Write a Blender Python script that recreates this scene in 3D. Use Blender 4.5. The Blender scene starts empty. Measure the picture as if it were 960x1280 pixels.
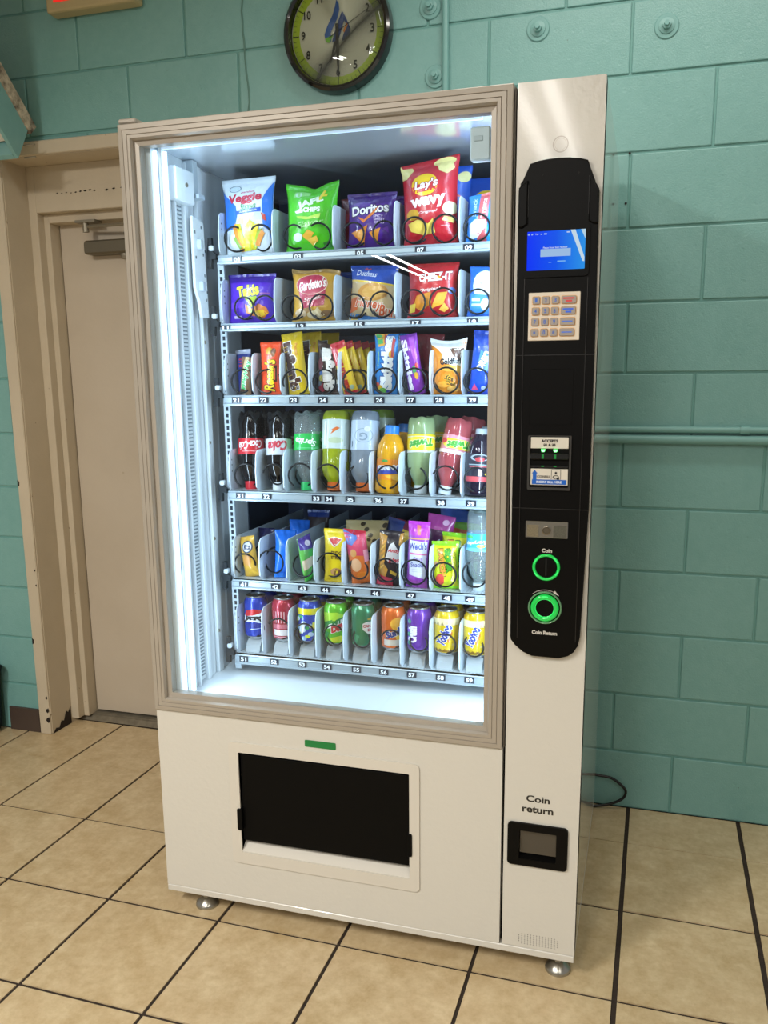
import bpy, bmesh, math, random
from mathutils import Vector, Matrix
random.seed(7)
PI = math.pi
sc = bpy.context.scene
COL = sc.collection

# ------------------------------------------------------------------ camera
# metres; machine front is the plane y = 0, its left side x = 0, floor z = 0
F_PX = 1054.34
R_ROWS = ((0.9588, 0.2840, -0.0078), (0.0468, -0.1852, -0.9816), (-0.2803, 0.9407, -0.1909))
cd = bpy.data.cameras.new('camera')
cam = bpy.data.objects.new('camera', cd); COL.objects.link(cam)
r = [Vector(v).normalized() for v in R_ROWS]
m3 = Matrix((r[0], -r[1], -r[2])).transposed()
cam.matrix_world = Matrix.Translation((1.1805, -1.8055, 1.4038)) @ m3.to_quaternion().normalized().to_matrix().to_4x4()
cd.sensor_fit = 'VERTICAL'; cd.sensor_height = 36.0; cd.sensor_width = 27.0
cd.lens = 36.0 * F_PX / 1280.0
cd.shift_x = -(490.293 - 480) / 1280.0
cd.shift_y = (678.153 - 640) / 1280.0
cd.clip_start = 0.05
sc.camera = cam

# ------------------------------------------------------------------ world, lights, exposure
wd = bpy.data.worlds.new('world'); sc.world = wd; wd.use_nodes = True
wd.node_tree.nodes['Background'].inputs[0].default_value = (1.0, 0.97, 0.93, 1)
wd.node_tree.nodes['Background'].inputs[1].default_value = 0.33
vs = sc.view_settings
vs.view_transform = 'Standard'; vs.look = 'None'; vs.gamma = 1.0; vs.use_curve_mapping = False
vs.exposure = 0.09
WARM = (1.0, 0.96, 0.89)
def area(name, x, y, z, sx, sy, power, color=WARM, rot=(0, 0, 0)):
    l = bpy.data.lights.new(name, 'AREA'); l.shape = 'RECTANGLE'; l.size = sx; l.size_y = sy
    l.energy = power; l.color = color
    o = bpy.data.objects.new(name, l); COL.objects.link(o); o.location = (x, y, z); o.rotation_euler = rot
    return o
area('ceiling_tube_light', 1.2, 0.22, 2.86, 1.2, 0.16, 11)
for dx in (-0.09, 0.09):
    area('ceiling_tube_light', 0.55 + dx, -3.4, 2.86, 0.06, 2.6, 30)
    area('ceiling_tube_light', -1.95 + dx, -9.6, 2.86, 0.06, 2.6, 30)
    area('ceiling_tube_light', -0.75 + dx, -2.6, 2.86, 0.06, 1.15, 52)
    area('ceiling_tube_light', 2.6 + dx, -3.0, 2.86, 0.06, 2.6, 17)  # unseen right-hand row, added to brighten the lower right wall


# ------------------------------------------------------------------ helpers
def lin(h):
    h = h.lstrip('#'); c = [int(h[i:i + 2], 16) / 255 for i in (0, 2, 4)]
    return tuple(v / 12.92 if v <= 0.04045 else ((v + 0.055) / 1.055) ** 2.4 for v in c) + (1.0,)
MATS = {}
def mat(name, hexc, rough=0.5, metal=0.0, **k):
    if name in MATS: return MATS[name]
    m = bpy.data.materials.new(name); m.use_nodes = True; MATS[name] = m
    nt = m.node_tree; b = nt.nodes['Principled BSDF']
    c = lin(hexc) if isinstance(hexc, str) else hexc
    b.inputs['Base Color'].default_value = c
    b.inputs['Roughness'].default_value = rough; b.inputs['Metallic'].default_value = metal
    for key, v in (('trans', 'Transmission Weight'), ('coat', 'Coat Weight'), ('ior', 'IOR'), ('spec', 'Specular IOR Level'), ('crough', 'Coat Roughness')):
        if key in k: b.inputs[v].default_value = k[key]
    if 'emit' in k:
        b.inputs['Emission Color'].default_value = lin(k.get('ecol', hexc)); b.inputs['Emission Strength'].default_value = k['emit']
    pos = None
    if 'mottle' in k or 'bump' in k or 'spots' in k:
        g = nt.nodes.new('ShaderNodeNewGeometry' if k.get('world', True) else 'ShaderNodeTexCoord')
        pos = g.outputs['Position'] if k.get('world', True) else g.outputs['Object']
    last = None
    if 'mottle' in k:          # list of (scale, second colour, amount)
        for scale, c2, amt in k['mottle']:
            n = nt.nodes.new('ShaderNodeTexNoise'); n.inputs['Scale'].default_value = scale; n.inputs['Detail'].default_value = 6
            n.inputs['Roughness'].default_value = 0.6
            nt.links.new(pos, n.inputs['Vector'])
            mr = nt.nodes.new('ShaderNodeMapRange'); mr.inputs[1].default_value = 0.38; mr.inputs[2].default_value = 0.66
            mr.inputs[3].default_value = 0; mr.inputs[4].default_value = amt
            nt.links.new(n.outputs[0], mr.inputs[0])
            mx = nt.nodes.new('ShaderNodeMix'); mx.data_type = 'RGBA'
            nt.links.new(mr.outputs[0], mx.inputs[0])
            if last is None: mx.inputs[6].default_value = c
            else: nt.links.new(last, mx.inputs[6])
            mx.inputs[7].default_value = lin(c2); last = mx.outputs[2]
    if 'spots' in k:           # (scale, threshold, colour): sparse stains or pits
        scale, th, c2 = k['spots']
        n = nt.nodes.new('ShaderNodeTexNoise'); n.inputs['Scale'].default_value = scale; n.inputs['Detail'].default_value = 3
        nt.links.new(pos, n.inputs['Vector'])
        mr = nt.nodes.new('ShaderNodeMapRange'); mr.inputs[1].default_value = th; mr.inputs[2].default_value = th + 0.03
        nt.links.new(n.outputs[0], mr.inputs[0])
        mx = nt.nodes.new('ShaderNodeMix'); mx.data_type = 'RGBA'
        nt.links.new(mr.outputs[0], mx.inputs[0])
        if last is None: mx.inputs[6].default_value = c
        else: nt.links.new(last, mx.inputs[6])
        mx.inputs[7].default_value = lin(c2); last = mx.outputs[2]
    if last is not None: nt.links.new(last, b.inputs['Base Color'])
    if 'bump' in k:            # list of (scale, distance, kind)
        nrm = None
        for scale, dist, kind in k['bump']:
            if kind == 'noise':
                n = nt.nodes.new('ShaderNodeTexNoise'); n.inputs['Scale'].default_value = scale; n.inputs['Detail'].default_value = 4
                out = n.outputs[0]; vec = n.inputs['Vector']
            else:
                n = nt.nodes.new('ShaderNodeTexVoronoi'); n.inputs['Scale'].default_value = scale
                vec = n.inputs['Vector']
                mr = nt.nodes.new('ShaderNodeMapRange'); mr.inputs[1].default_value = 0.05; mr.inputs[2].default_value = 0.2
                nt.links.new(n.outputs[0], mr.inputs[0]); out = mr.outputs[0]
            nt.links.new(pos, vec)
            bp = nt.nodes.new('ShaderNodeBump'); bp.inputs['Distance'].default_value = dist; bp.inputs['Strength'].default_value = 1.0
            nt.links.new(out, bp.inputs['Height'])
            if nrm is not None: nt.links.new(nrm, bp.inputs['Normal'])
            nrm = bp.outputs[0]
        nt.links.new(nrm, b.inputs['Normal'])
    return m
def clear_mat(name, tint, gloss_rough=0.03, body=0.0, bodycol='#ffffff', fres=1.45):
    """thin clear sheet: see-through tint, Fresnel reflection, a share of diffuse body"""
    if name in MATS: return MATS[name]
    m = bpy.data.materials.new(name); m.use_nodes = True; MATS[name] = m
    nt = m.node_tree; nt.nodes.clear()
    out = nt.nodes.new('ShaderNodeOutputMaterial')
    t = nt.nodes.new('ShaderNodeBsdfTransparent'); t.inputs[0].default_value = lin(tint)
    d = nt.nodes.new('ShaderNodeBsdfDiffuse'); d.inputs[0].default_value = lin(bodycol)
    g = nt.nodes.new('ShaderNodeBsdfGlossy'); g.inputs['Roughness'].default_value = gloss_rough
    lw = nt.nodes.new('ShaderNodeLayerWeight'); lw.inputs[0].default_value = 0.5
    pw = nt.nodes.new('ShaderNodeMath'); pw.operation = 'POWER'; pw.inputs[1].default_value = 5.0
    f = nt.nodes.new('ShaderNodeMath'); f.operation = 'MULTIPLY_ADD'; r0 = ((fres - 1) / (fres + 1)) ** 2
    f.inputs[1].default_value = 1 - r0; f.inputs[2].default_value = r0
    nt.links.new(lw.outputs['Facing'], pw.inputs[0]); nt.links.new(pw.outputs[0], f.inputs[0])
    a = nt.nodes.new('ShaderNodeMixShader'); a.inputs[0].default_value = body
    nt.links.new(t.outputs[0], a.inputs[1]); nt.links.new(d.outputs[0], a.inputs[2])
    b = nt.nodes.new('ShaderNodeMixShader')
    nt.links.new(f.outputs[0], b.inputs[0]); nt.links.new(a.outputs[0], b.inputs[1]); nt.links.new(g.outputs[0], b.inputs[2])
    nt.links.new(b.outputs[0], out.inputs[0])
    return m
def ink(h, rough=0.32):
    return mat('ink_%s' % h.lstrip('#'), h, rough, coat=0.25, crough=0.15)

def new_obj(name, data, parent=None):
    o = bpy.data.objects.new(name, data); COL.objects.link(o)
    if parent is not None:
        o.parent = parent
    return o
WL = {}
def empty(name, loc, label=None, cat=None, group=None, rot=(0, 0, 0), kind=None):
    o = new_obj(name, None); o.location = loc; o.rotation_euler = rot; o.empty_display_size = 0.05
    WL[o.name] = Vector(loc)
    tag(o, label, cat, group, kind)
    return o
def tag(o, label=None, cat=None, group=None, kind=None):
    if label: o['label'] = label
    if cat: o['category'] = cat
    if group: o['group'] = group
    if kind: o['kind'] = kind
    return o
def obj(name, bm, mats, parent=None, smooth=False, local=False, label=None, kind=None, keep=False):
    """one mesh object; vertices are given in world space unless local"""
    me = bpy.data.meshes.new(name)
    if not keep: bmesh.ops.recalc_face_normals(bm, faces=bm.faces[:])
    bm.normal_update()
    bm.to_mesh(me); bm.free()
    for m in (mats if isinstance(mats, (list, tuple)) else [mats]): me.materials.append(m)
    if smooth:
        me.polygons.foreach_set('use_smooth', [True] * len(me.polygons))
        if smooth != 'all': me.set_sharp_from_angle(angle=math.radians(40))
    o = new_obj(name, me, parent)
    if parent is not None and not local:
        o.location = -WL.get(parent.name, Vector((0, 0, 0)))
        WL[o.name] = Vector((0, 0, 0))
    elif parent is None:
        WL[o.name] = Vector((0, 0, 0))
    else:
        WL[o.name] = Vector((0, 0, 0))
    if label: o['label'] = label
    if kind: o['kind'] = kind
    return o
def inst(name, me, parent, loc):
    o = new_obj(name, me, parent); o.location = Vector(loc) - WL.get(parent.name, Vector((0, 0, 0)))
    return o
def B(): return bmesh.new()
def box(bm, x0, x1, y0, y1, z0, z1, bev=0.0, mi=0, seg=1):
    vs_ = [bm.verts.new(p) for p in ((x0, y0, z0), (x1, y0, z0), (x1, y1, z0), (x0, y1, z0), (x0, y0, z1), (x1, y0, z1), (x1, y1, z1), (x0, y1, z1))]
    fs = [bm.faces.new([vs_[i] for i in q]) for q in ((3, 2, 1, 0), (4, 5, 6, 7), (0, 1, 5, 4), (1, 2, 6, 5), (2, 3, 7, 6), (3, 0, 4, 7))]
    for f in fs: f.material_index = mi
    if bev > 0:
        es = list({e for f in fs for e in f.edges})
        rr = bmesh.ops.bevel(bm, geom=es, offset=bev, segments=seg, affect='EDGES', profile=0.5)
        for f in rr['faces']: f.material_index = mi
    return vs_
def prism(bm, pts, y0, y1, mi=0, bev=0.0, axis='y', seg=1):
    """polygon pts (a, b) extruded along an axis: y -> (a, ., b); x -> (., a, b); z -> (a, b, .)"""
    def P(a, b, t): return (a, t, b) if axis == 'y' else ((t, a, b) if axis == 'x' else (a, b, t))
    n = len(pts)
    va = [bm.verts.new(P(a, b, y0)) for a, b in pts]; vb = [bm.verts.new(P(a, b, y1)) for a, b in pts]
    fs = [bm.faces.new(va), bm.faces.new(vb[::-1])]
    for i in range(n): fs.append(bm.faces.new((va[i], vb[i], vb[(i + 1) % n], va[(i + 1) % n])))
    for f in fs: f.material_index = mi
    if bev > 0:
        es = list(fs[0].edges)
        rr = bmesh.ops.bevel(bm, geom=es, offset=bev, segments=seg, affect='EDGES', profile=0.5)
        for f in rr['faces']: f.material_index = mi
    bmesh.ops.recalc_face_normals(bm, faces=bm.faces[:])
def rrect(x0, x1, z0, z1, r, n=5):
    pts = []
    for cx, cz, a0 in ((x1 - r, z1 - r, 0), (x0 + r, z1 - r, 90), (x0 + r, z0 + r, 180), (x1 - r, z0 + r, 270)):
        for i in range(n + 1):
            a = math.radians(a0 + 90 * i / n); pts.append((cx + r * math.cos(a), cz + r * math.sin(a)))
    return pts
def circ(cx, cz, rx, rz=None, n=28):
    rz = rx if rz is None else rz
    return [(cx + rx * math.cos(2 * PI * i / n), cz + rz * math.sin(2 * PI * i / n)) for i in range(n)]
def lathe(bm, prof, n=28, center=(0, 0, 0), axis='z', mi=0, mod=None, mis=None):
    """revolve (radius, height); axis 'z' up, or 'y' with height pointing to -y (towards the viewer)"""
    cx, cy, cz = center; rings = []
    for r_, h in prof:
        ring = []
        for i in range(n):
            a = 2 * PI * i / n
            rr = r_ * (mod(a, h) if mod else 1.0)
            if axis == 'z': p = (cx + rr * math.cos(a), cy + rr * math.sin(a), cz + h)
            else: p = (cx + rr * math.cos(a), cy - h, cz + rr * math.sin(a))
            ring.append(bm.verts.new(p))
        rings.append(ring)
    fs = []
    for k in range(len(rings) - 1):
        for i in range(n):
            f = bm.faces.new((rings[k][i], rings[k][(i + 1) % n], rings[k + 1][(i + 1) % n], rings[k + 1][i]))
            f.material_index = mis[k] if mis else mi; fs.append(f)
    for ring, rev in ((rings[0], True), (rings[-1], False)):
        f = bm.faces.new(ring[::-1] if rev else ring); f.material_index = (mis[0] if rev else mis[-1]) if mis else mi
    return fs
def tube(bm, pts, r, sides=8, mi=0, caps=True):
    rings = []; pts = [Vector(p) for p in pts]
    up = None
    for i, p in enumerate(pts):
        d = (pts[min(i + 1, len(pts) - 1)] - pts[max(i - 1, 0)]).normalized()
        if up is None:
            up = Vector((0, 0, 1)) if abs(d.z) < 0.9 else Vector((1, 0, 0))
        s = d.cross(up).normalized(); up = s.cross(d).normalized()
        rings.append([bm.verts.new(p + r * (math.cos(2 * PI * k / sides) * s + math.sin(2 * PI * k / sides) * up)) for k in range(sides)])
    for a, b in zip(rings, rings[1:]):
        for k in range(sides):
            bm.faces.new((a[k], a[(k + 1) % sides], b[(k + 1) % sides], b[k])).material_index = mi
    if caps:
        bm.faces.new(rings[0][::-1]).material_index = mi; bm.faces.new(rings[-1]).material_index = mi
def smooth_path(ctrl, n=8):
    """Catmull-Rom through control points"""
    c = [Vector(p) for p in ctrl]; c = [2 * c[0] - c[1]] + c + [2 * c[-1] - c[-2]]
    out = []
    for i in range(1, len(c) - 2):
        for k in range(n):
            t = k / n; p0, p1, p2, p3 = c[i - 1:i + 3]
            out.append(0.5 * ((2 * p1) + (p2 - p0) * t + (2 * p0 - 5 * p1 + 4 * p2 - p3) * t * t + (3 * p1 - p0 - 3 * p2 + p3) * t ** 3))
    out.append(c[-2]); return out

# ------------------------------------------------------------------ flat print laid on surfaces
TXT = {}
def text2d(s, bold=0.0, shear=0.0):
    k = (s, bold, shear)
    if k in TXT: return TXT[k]
    cu = bpy.data.curves.new('t', 'FONT'); cu.body = s; cu.resolution_u = 3; cu.offset = bold; cu.shear = shear
    cu.align_x = 'CENTER'
    o = bpy.data.objects.new('t', cu)
    me = bpy.data.meshes.new_from_object(o)
    vs_ = [(v.co.x, v.co.y) for v in me.vertices]; fs = [tuple(p.vertices) for p in me.polygons]
    bpy.data.objects.remove(o); bpy.data.meshes.remove(me); bpy.data.curves.remove(cu)
    TXT[k] = (vs_, fs); return TXT[k]
def bbox2(vs_):
    xs = [v[0] for v in vs_]; zs = [v[1] for v in vs_]
    return min(xs), max(xs), min(zs), max(zs)
class Flat:
    """a plane at y, looking towards -y; print coordinates are fractions of the rectangle"""
    def __init__(s, x0, x1, z0, z1, y): s.W, s.H, s.x, s.z, s.y = x1 - x0, z1 - z0, (x0 + x1) / 2, z0, y; s.cx, s.cz = [], []
    def map(s, x, z, off): return (s.x + x, s.y - off, s.z + z)
def print_on(name, S, decals, parent, local=True, base=0.0005, step=0.00008, matf=None, label=None):
    """S: surface with W, H, cuts and map(); decals drawn in order, later ones on top"""
    out = B(); cols = []; lay = 0
    for d in decals:
        kind, col = d[0], None
        jobs = []
        if kind == 'r': jobs = [([(d[1], d[2]), (d[3], d[2]), (d[3], d[4]), (d[1], d[4])], None, d[5])]
        elif kind == 'p': jobs = [(d[1], None, d[2])]
        elif kind == 'e': jobs = [(circ(d[1], d[2], d[3], d[4], 22), None, d[5])]
        elif kind == 'ring':
            _, cx, cz, rx, rz, th, c = d; n = 26
            o_ = circ(cx, cz, rx, rz, n); i_ = circ(cx, cz, rx * (1 - th), rz * (1 - th), n)
            jobs = [(o_ + i_, [(k, (k + 1) % n, n + (k + 1) % n, n + k) for k in range(n)], c)]
        elif kind == 't':
            s, cx, cz, w_, h_, c = d[1:7]; rot = d[7] if len(d) > 7 else 0; outl = d[8] if len(d) > 8 else None
            sh = d[9] if len(d) > 9 else 0.0; bold = d[10] if len(d) > 10 else 0.015
            x0, x1, z0, z1 = bbox2(text2d(s, bold, sh)[0])
            vert = abs(math.sin(math.radians(rot))) > 0.7
            wr, hr = (w_ * S.H, h_ * S.W) if vert else (w_ * S.W, h_ * S.H)
            kx, kz = wr / (x1 - x0), hr / (z1 - z0); ca, sa = math.cos(math.radians(rot)), math.sin(math.radians(rot))
            for b_, cc in (((bold + 0.05, outl),) if outl else ()) + ((bold, c),):
                V, Fc = text2d(s, b_, sh); pts = []
                for vx, vz in V:
                    px, pz = (vx - (x0 + x1) / 2) * kx, (vz - (z0 + z1) / 2) * kz
                    pts.append(((px * ca - pz * sa) / S.W + cx, (px * sa + pz * ca) / S.H + cz))
                jobs.append((pts, Fc, cc))
        for pts, fcs, c in jobs:
            bm = B()
            vv = [bm.verts.new((x * S.W, z * S.H, 0)) for x, z in pts]
            for f in (fcs or [tuple(range(len(vv)))]):
                try: bm.faces.new([vv[i] for i in f])
                except ValueError: pass
            big = [f for f in bm.faces if len(f.verts) > 4]
            if big: bmesh.ops.triangulate(bm, faces=big)
            if S.cx or S.cz:
                x0, x1, z0, z1 = bbox2([v.co for v in bm.verts])
                for val, ax in [(q, 0) for q in S.cx if x0 < q < x1] + [(q, 1) for q in S.cz if z0 < q < z1]:
                    co = Vector((0, 0, 0)); co[ax] = val; no = Vector((0, 0, 0)); no[ax] = 1
                    bmesh.ops.bisect_plane(bm, geom=bm.verts[:] + bm.edges[:] + bm.faces[:], plane_co=co, plane_no=no)
            if c not in cols: cols.append(c)
            mi = cols.index(c); mp = {}
            for v in bm.verts: mp[v] = out.verts.new(S.map(v.co.x, v.co.y, base + lay * step))
            for f in bm.faces:
                try: out.faces.new([mp[v] for v in f.verts]).material_index = mi
                except ValueError: pass
            bm.free(); lay += 1
    return obj(name, out, [(matf or ink)(c) for c in cols], parent, local=local, label=label)
# ------------------------------------------------------------------ room
TEAL = mat('teal_wall_paint', '#78a9a5', 0.36, coat=0.15, crough=0.35, mottle=[(3.0, '#6ca09b', 0.5), (40, '#82b2ae', 0.35)], spots=(90, 0.755, '#62827a'),
           bump=[(260, 0.0010, 'noise'), (34, 0.0005, 'voro')])
MORTAR = mat('teal_joint_paint', '#6a9e98', 0.5, bump=[(150, 0.001, 'noise')])
TILE = mat('tan_floor_tile', '#c6af8a', 0.33, mottle=[(4.5, '#b59d74', 0.9), (14, '#dccaa6', 0.75), (45, '#a98f64', 0.45), (120, '#d3bf98', 0.3)], bump=[(60, 0.0006, 'noise')])
GROUT = mat('dark_grout', '#2a2019', 0.9, mottle=[(60, '#3a2e25', 0.7)])
TRIM = mat('off_white_trim_paint', '#c6b9a2', 0.45, mottle=[(6, '#bbae96', 0.5)], spots=(38, 0.74, '#8d7b60'), bump=[(90, 0.0006, 'noise')])
DOORP = mat('off_white_door_paint', '#c4b8a6', 0.42, mottle=[(3, '#b9ac99', 0.5)], spots=(9, 0.76, '#a8987f'), bump=[(70, 0.0005, 'noise')])
DARKCHIP = mat('bare_dark_wood', '#241a14', 0.9)
GREYMET = mat('dull_grey_metal', '#8f8878', 0.45, 0.6)
BRONZE = mat('dull_bronze_metal', '#6d6656', 0.4, 0.5)
YW = 0.886; YB = 0.8905            # faces of the blocks / of the recessed joints
# floor: grout bed with one object per tile
fl = B(); box(fl, -4.2, 4.6, -9.8, 1.6, -0.05, -0.0035)
floor = tag(obj('floor', fl, GROUT), 'tan square tiled floor with dark grout', kind='structure')
O = Vector((-0.5144, -0.0141)); CV = Vector((0.338, -0.0046)); RV = Vector((0.0047, 0.3483))
def clip_y(poly, ymax):
    out = []
    for i in range(len(poly)):
        a, b = poly[i], poly[(i + 1) % len(poly)]
        if a[1] <= ymax: out.append(a)
        if (a[1] <= ymax) != (b[1] <= ymax):
            t = (ymax - a[1]) / (b[1] - a[1]); out.append((a[0] + t * (b[0] - a[0]), ymax))
    return out
for j in range(-9, 5):
    for i in range(-8, 12):
        gl = {5: 0.0062, 6: 0.0066}.get(i, 0.0046); gr = {5: 0.0062, 6: 0.0066}.get(i + 1, 0.0046)
        gb = {2: 0.0016}.get(j, 0.0046); gt = {2: 0.0016}.get(j + 1, 0.0046)
        c = [(gl / .338, gb / .348), (1 - gr / .338, gb / .348), (1 - gr / .338, 1 - gt / .348), (gl / .338, 1 - gt / .348)]
        poly = [tuple(O + (i + u) * CV + (j + v) * RV) for u, v in c]
        if j >= 3 and poly[1][0] > -1.36: continue
        if j == 2 and poly[1][0] > -1.36:
            poly = clip_y(poly, 1.036 if poly[1][0] > -1.06 and poly[0][0] < -0.3 else YW - 0.002)
        if len(poly) < 3: continue
        bm = B(); dz = random.uniform(-0.0004, 0.0004)
        prism(bm, poly, -0.02, dz, axis='z', bev=0.0012)
        obj('tile', bm, TILE, floor)
# ceiling
cl = B(); box(cl, -4.2, 4.6, -11.5, 1.4, 2.9, 2.95)
tag(obj('ceiling', cl, mat('white_ceiling', '#d8d4ca', 0.8)), 'plain white ceiling', kind='structure')
# back wall: recessed joints with a block object each, opening for the door
DX0, DX1, DZ = -1.085, -0.12, 2.205
wb = B()
box(wb, -1.30, DX0, YB, YB + 0.3, 0, 2.9); box(wb, DX1, 2.9, YB, YB + 0.3, 0, 2.9); box(wb, DX0, DX1, YB, YB + 0.3, DZ, 2.9)
wall = tag(obj('wall_back', wb, MORTAR), 'teal painted concrete block wall', kind='structure')
ZL = [0, .198, .395, .602, .805, 1.004, 1.209, 1.414, 1.62, 1.83, 2.037, 2.245, 2.437, 2.64, 2.845, 2.9]
XJ = [1.317, 1.126, 1.324, 1.125, 1.319, 1.118, 1.316, 1.116, 1.322, 1.106, 1.328, 1.095, 1.316, 1.11, 1.31]
JT = 0.0035
for k in range(15):
    z0, z1 = ZL[k] + JT, ZL[k + 1] - JT
    n = -8
    while True:
        x0 = XJ[k] + 0.4065 * n; x1 = x0 + 0.4065; n += 1
        if x0 > 2.8: break
        if x1 < -1.29: continue
        x0, x1 = max(x0, -1.30) + JT, min(x1, 2.9) - JT
        segs = [(x0, x1, z0, z1)]
        if z0 < DZ:
            segs = [(a, b, z0, z1) for a, b in ((x0, min(x1, DX0)), (max(x0, DX1), x1)) if b - a > 0.02]
            if z1 > DZ + 0.02 and x1 > DX0 and x0 < DX1: segs.append((max(x0, DX0), min(x1, DX1), DZ, z1))
        for a, b, c, d in segs:
            bm = B(); off = random.uniform(-0.0006, 0.0006)
            box(bm, a, b, YW + off, YB + 0.01, c, d, bev=0.0028, seg=2)
            obj('block', bm, TEAL, wall)
cr = B()
pts = [(-0.098 + random.uniform(-0.004, 0.004) + 0.006 * math.sin(z * 9), YW - 0.0005, z) for z in [2.25 + 0.03 * i for i in range(22)]]
tube(cr, pts, 0.003, 6)
obj('crack_seam', cr, mat('seam_paint', '#5d857c', 0.6), wall, label='thin wavy vertical crack filled with paint')
for x, z in ((1.103, 2.036), (1.098, 1.90)):
    hb = B(); lathe(hb, [(0.0035, 0), (0.0035, 0.0012)], 10, (x, YW, z), 'y'); obj('anchor_hole', hb, DARKCHIP, wall, label='small dark hole in the wall')
# end return of the wall on the left
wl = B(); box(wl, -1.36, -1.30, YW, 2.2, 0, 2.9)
tag(obj('wall_left', wl, mat('dark_green_paint', '#56776b', 0.5)), 'dark green return wall at the left', kind='structure')  # one even green, darker than the block wall
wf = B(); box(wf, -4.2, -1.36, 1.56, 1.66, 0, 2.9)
tag(obj('wall_far', wf, mat('dark_green_paint', '#56776b', 0.5)), 'dark green wall set back beyond the left corner', kind='structure')
bb = B(); box(bb, -1.262, -1.118, YW - 0.012, YW, 0, 0.098, bev=0.002)
tag(obj('baseboard_left', bb, mat('brown_cove_base', '#4a3d36', 0.5)), 'short dark brown vinyl baseboard left of the door', kind='structure')
# door with its frame
door = tag(empty('door_1', (-0.6, 1.0, 0)), 'off-white painted door in a deep chipped frame', kind='structure')
CF = 0.868
fr = B()
for s, a, b, c in ((0, -1.112, -1.062, 0), (1, -0.143, -0.093, 0)):
    box(fr, a, b, CF, YB + 0.02, 0, 2.228, bev=0.003)
box(fr, -1.062, -0.143, CF, YB + 0.02, 2.182, 2.228, bev=0.003)
obj('casing', fr, TRIM, door)
fr = B()
box(fr, -1.084, -1.060, CF + 0.01, 1.20, 0, 2.2); box(fr, -0.145, -0.121, CF + 0.01, 1.20, 0, 2.2); box(fr, -1.084, -0.121, CF + 0.01, 1.2, 2.180, 2.204)
obj('jamb', fr, TRIM, door)
fr = B()
box(fr, -1.0605, -1.026, 1.0, 1.2, 0.02, 2.181, bev=0.002); box(fr, -0.18, -0.1445, 1.0, 1.2, 0.02, 2.181, bev=0.002)
box(fr, -1.026, -0.18, 1.0, 1.2, 2.018, 2.181, bev=0.002)
obj('inner_frame', fr, TRIM, door)
fr = B()
box(fr, -1.0265, -1.002, 1.036, 1.2, 0.02, 2.019, bev=0.002); box(fr, -0.204, -0.1795, 1.036, 1.2, 0.02, 2.019, bev=0.002)
box(fr, -1.003, -0.203, 1.036, 1.2, 1.987, 2.019, bev=0.002)
obj('door_stop', fr, TRIM, door)
dl = B(); box(dl, -0.999, -0.206, 1.09, 1.13, 0.03, 2.0, bev=0.002)
obj('door_leaf', dl, DOORP, door)
th = B(); prism(th, [(1.04, 0.0), (1.062, 0.016), (1.09, 0.022), (1.19, 0.022), (1.19, 0.0)], -1.055, -0.15, axis='x')
for yy in (1.068, 1.076, 1.084):
    box(th, -1.05, -0.155, yy, yy + 0.003, 0.016, 0.0235)
obj('threshold', th, mat('worn_aluminium', '#8d8676', 0.5, 0.5, mottle=[(30, '#6f685a', 0.7)]), door, label='worn grey metal threshold')
ch = B()
def chip(x, y, z, pts, n):   # a bare patch a hair proud of the paint, n = the axis it faces
    vs_ = [ch.verts.new((x + (a if n == 'y' else 0), y + (a if n == 'x' else 0), z + b)) for a, b in pts]
    ch.faces.new(vs_)
chip(-1.0592, 0.878, 0.0, [(0, 0), (0.118, 0), (0.118, 0.075), (0.10, 0.055), (0.088, 0.066), (0.07, 0.03), (0.055, 0.036), (0.04, 0.012), (0.02, 0.018)], 'x')
for z, w in ((0.155, 0.006), (0.10, 0.009), (0.06, 0.011), (0.62, 0.004), (0.68, 0.004)):
    chip(-1.068, CF - 0.0006, z, [(-w, 0), (0, -w), (w * .7, 0), (w * .5, w * 1.4), (-w * .6, w)], 'y')
for z in (0.39, 1.02):
    chip(-1.1095, CF - 0.0006, z, [(-0.002, -0.012), (0.006, -0.008), (0.007, 0.008), (-0.002, 0.014)], 'y')
for xx in [-0.93 + 0.02 * i for i in range(9)] + [-0.72 + 0.03 * i for i in range(6)]:
    w = random.uniform(0.004, 0.009); chip(xx, 0.9994, 2.082 + random.uniform(-0.003, 0.003), [(-w, 0), (0, -w * .4), (w, 0), (w * .3, w * .5)], 'y')
obj('paint_chip', ch, DARKCHIP, door, label='dark patches where the frame paint has flaked away')
# door closer
cb = B(); prism(cb, rrect(-0.862, -0.60, 1.868, 1.918, 0.012, 3), 1.035, 1.09, bev=0.006)
dc = obj('closer_body', cb, BRONZE, door, label='dull bronze door closer body')
ca = B()
lathe(ca, [(0.014, 0), (0.014, 0.02), (0.018, 0.02), (0.018, 0.026)], 14, (-0.682, 1.06, 1.915))
lathe(ca, [(0.013, 0), (0.016, 0.012), (0.016, 0.02)], 14, (-0.70, 1.06, 1.848))
tube(ca, [(-0.682, 1.06, 1.94), (-0.63, 1.03, 1.952), (-0.55, 1.0, 1.96)], 0.009, 6)
tube(ca, [(-0.55, 1.0, 1.96), (-0.84, 1.03, 1.965)], 0.006, 6)
lathe(ca, [(0.011, 0), (0.011, 0.04)], 12, (-0.84, 1.03, 1.945))
box(ca, -0.875, -0.79, 1.015, 1.06, 1.978, 1.987)
obj('closer_arm', ca, GREYMET, door)

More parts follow.
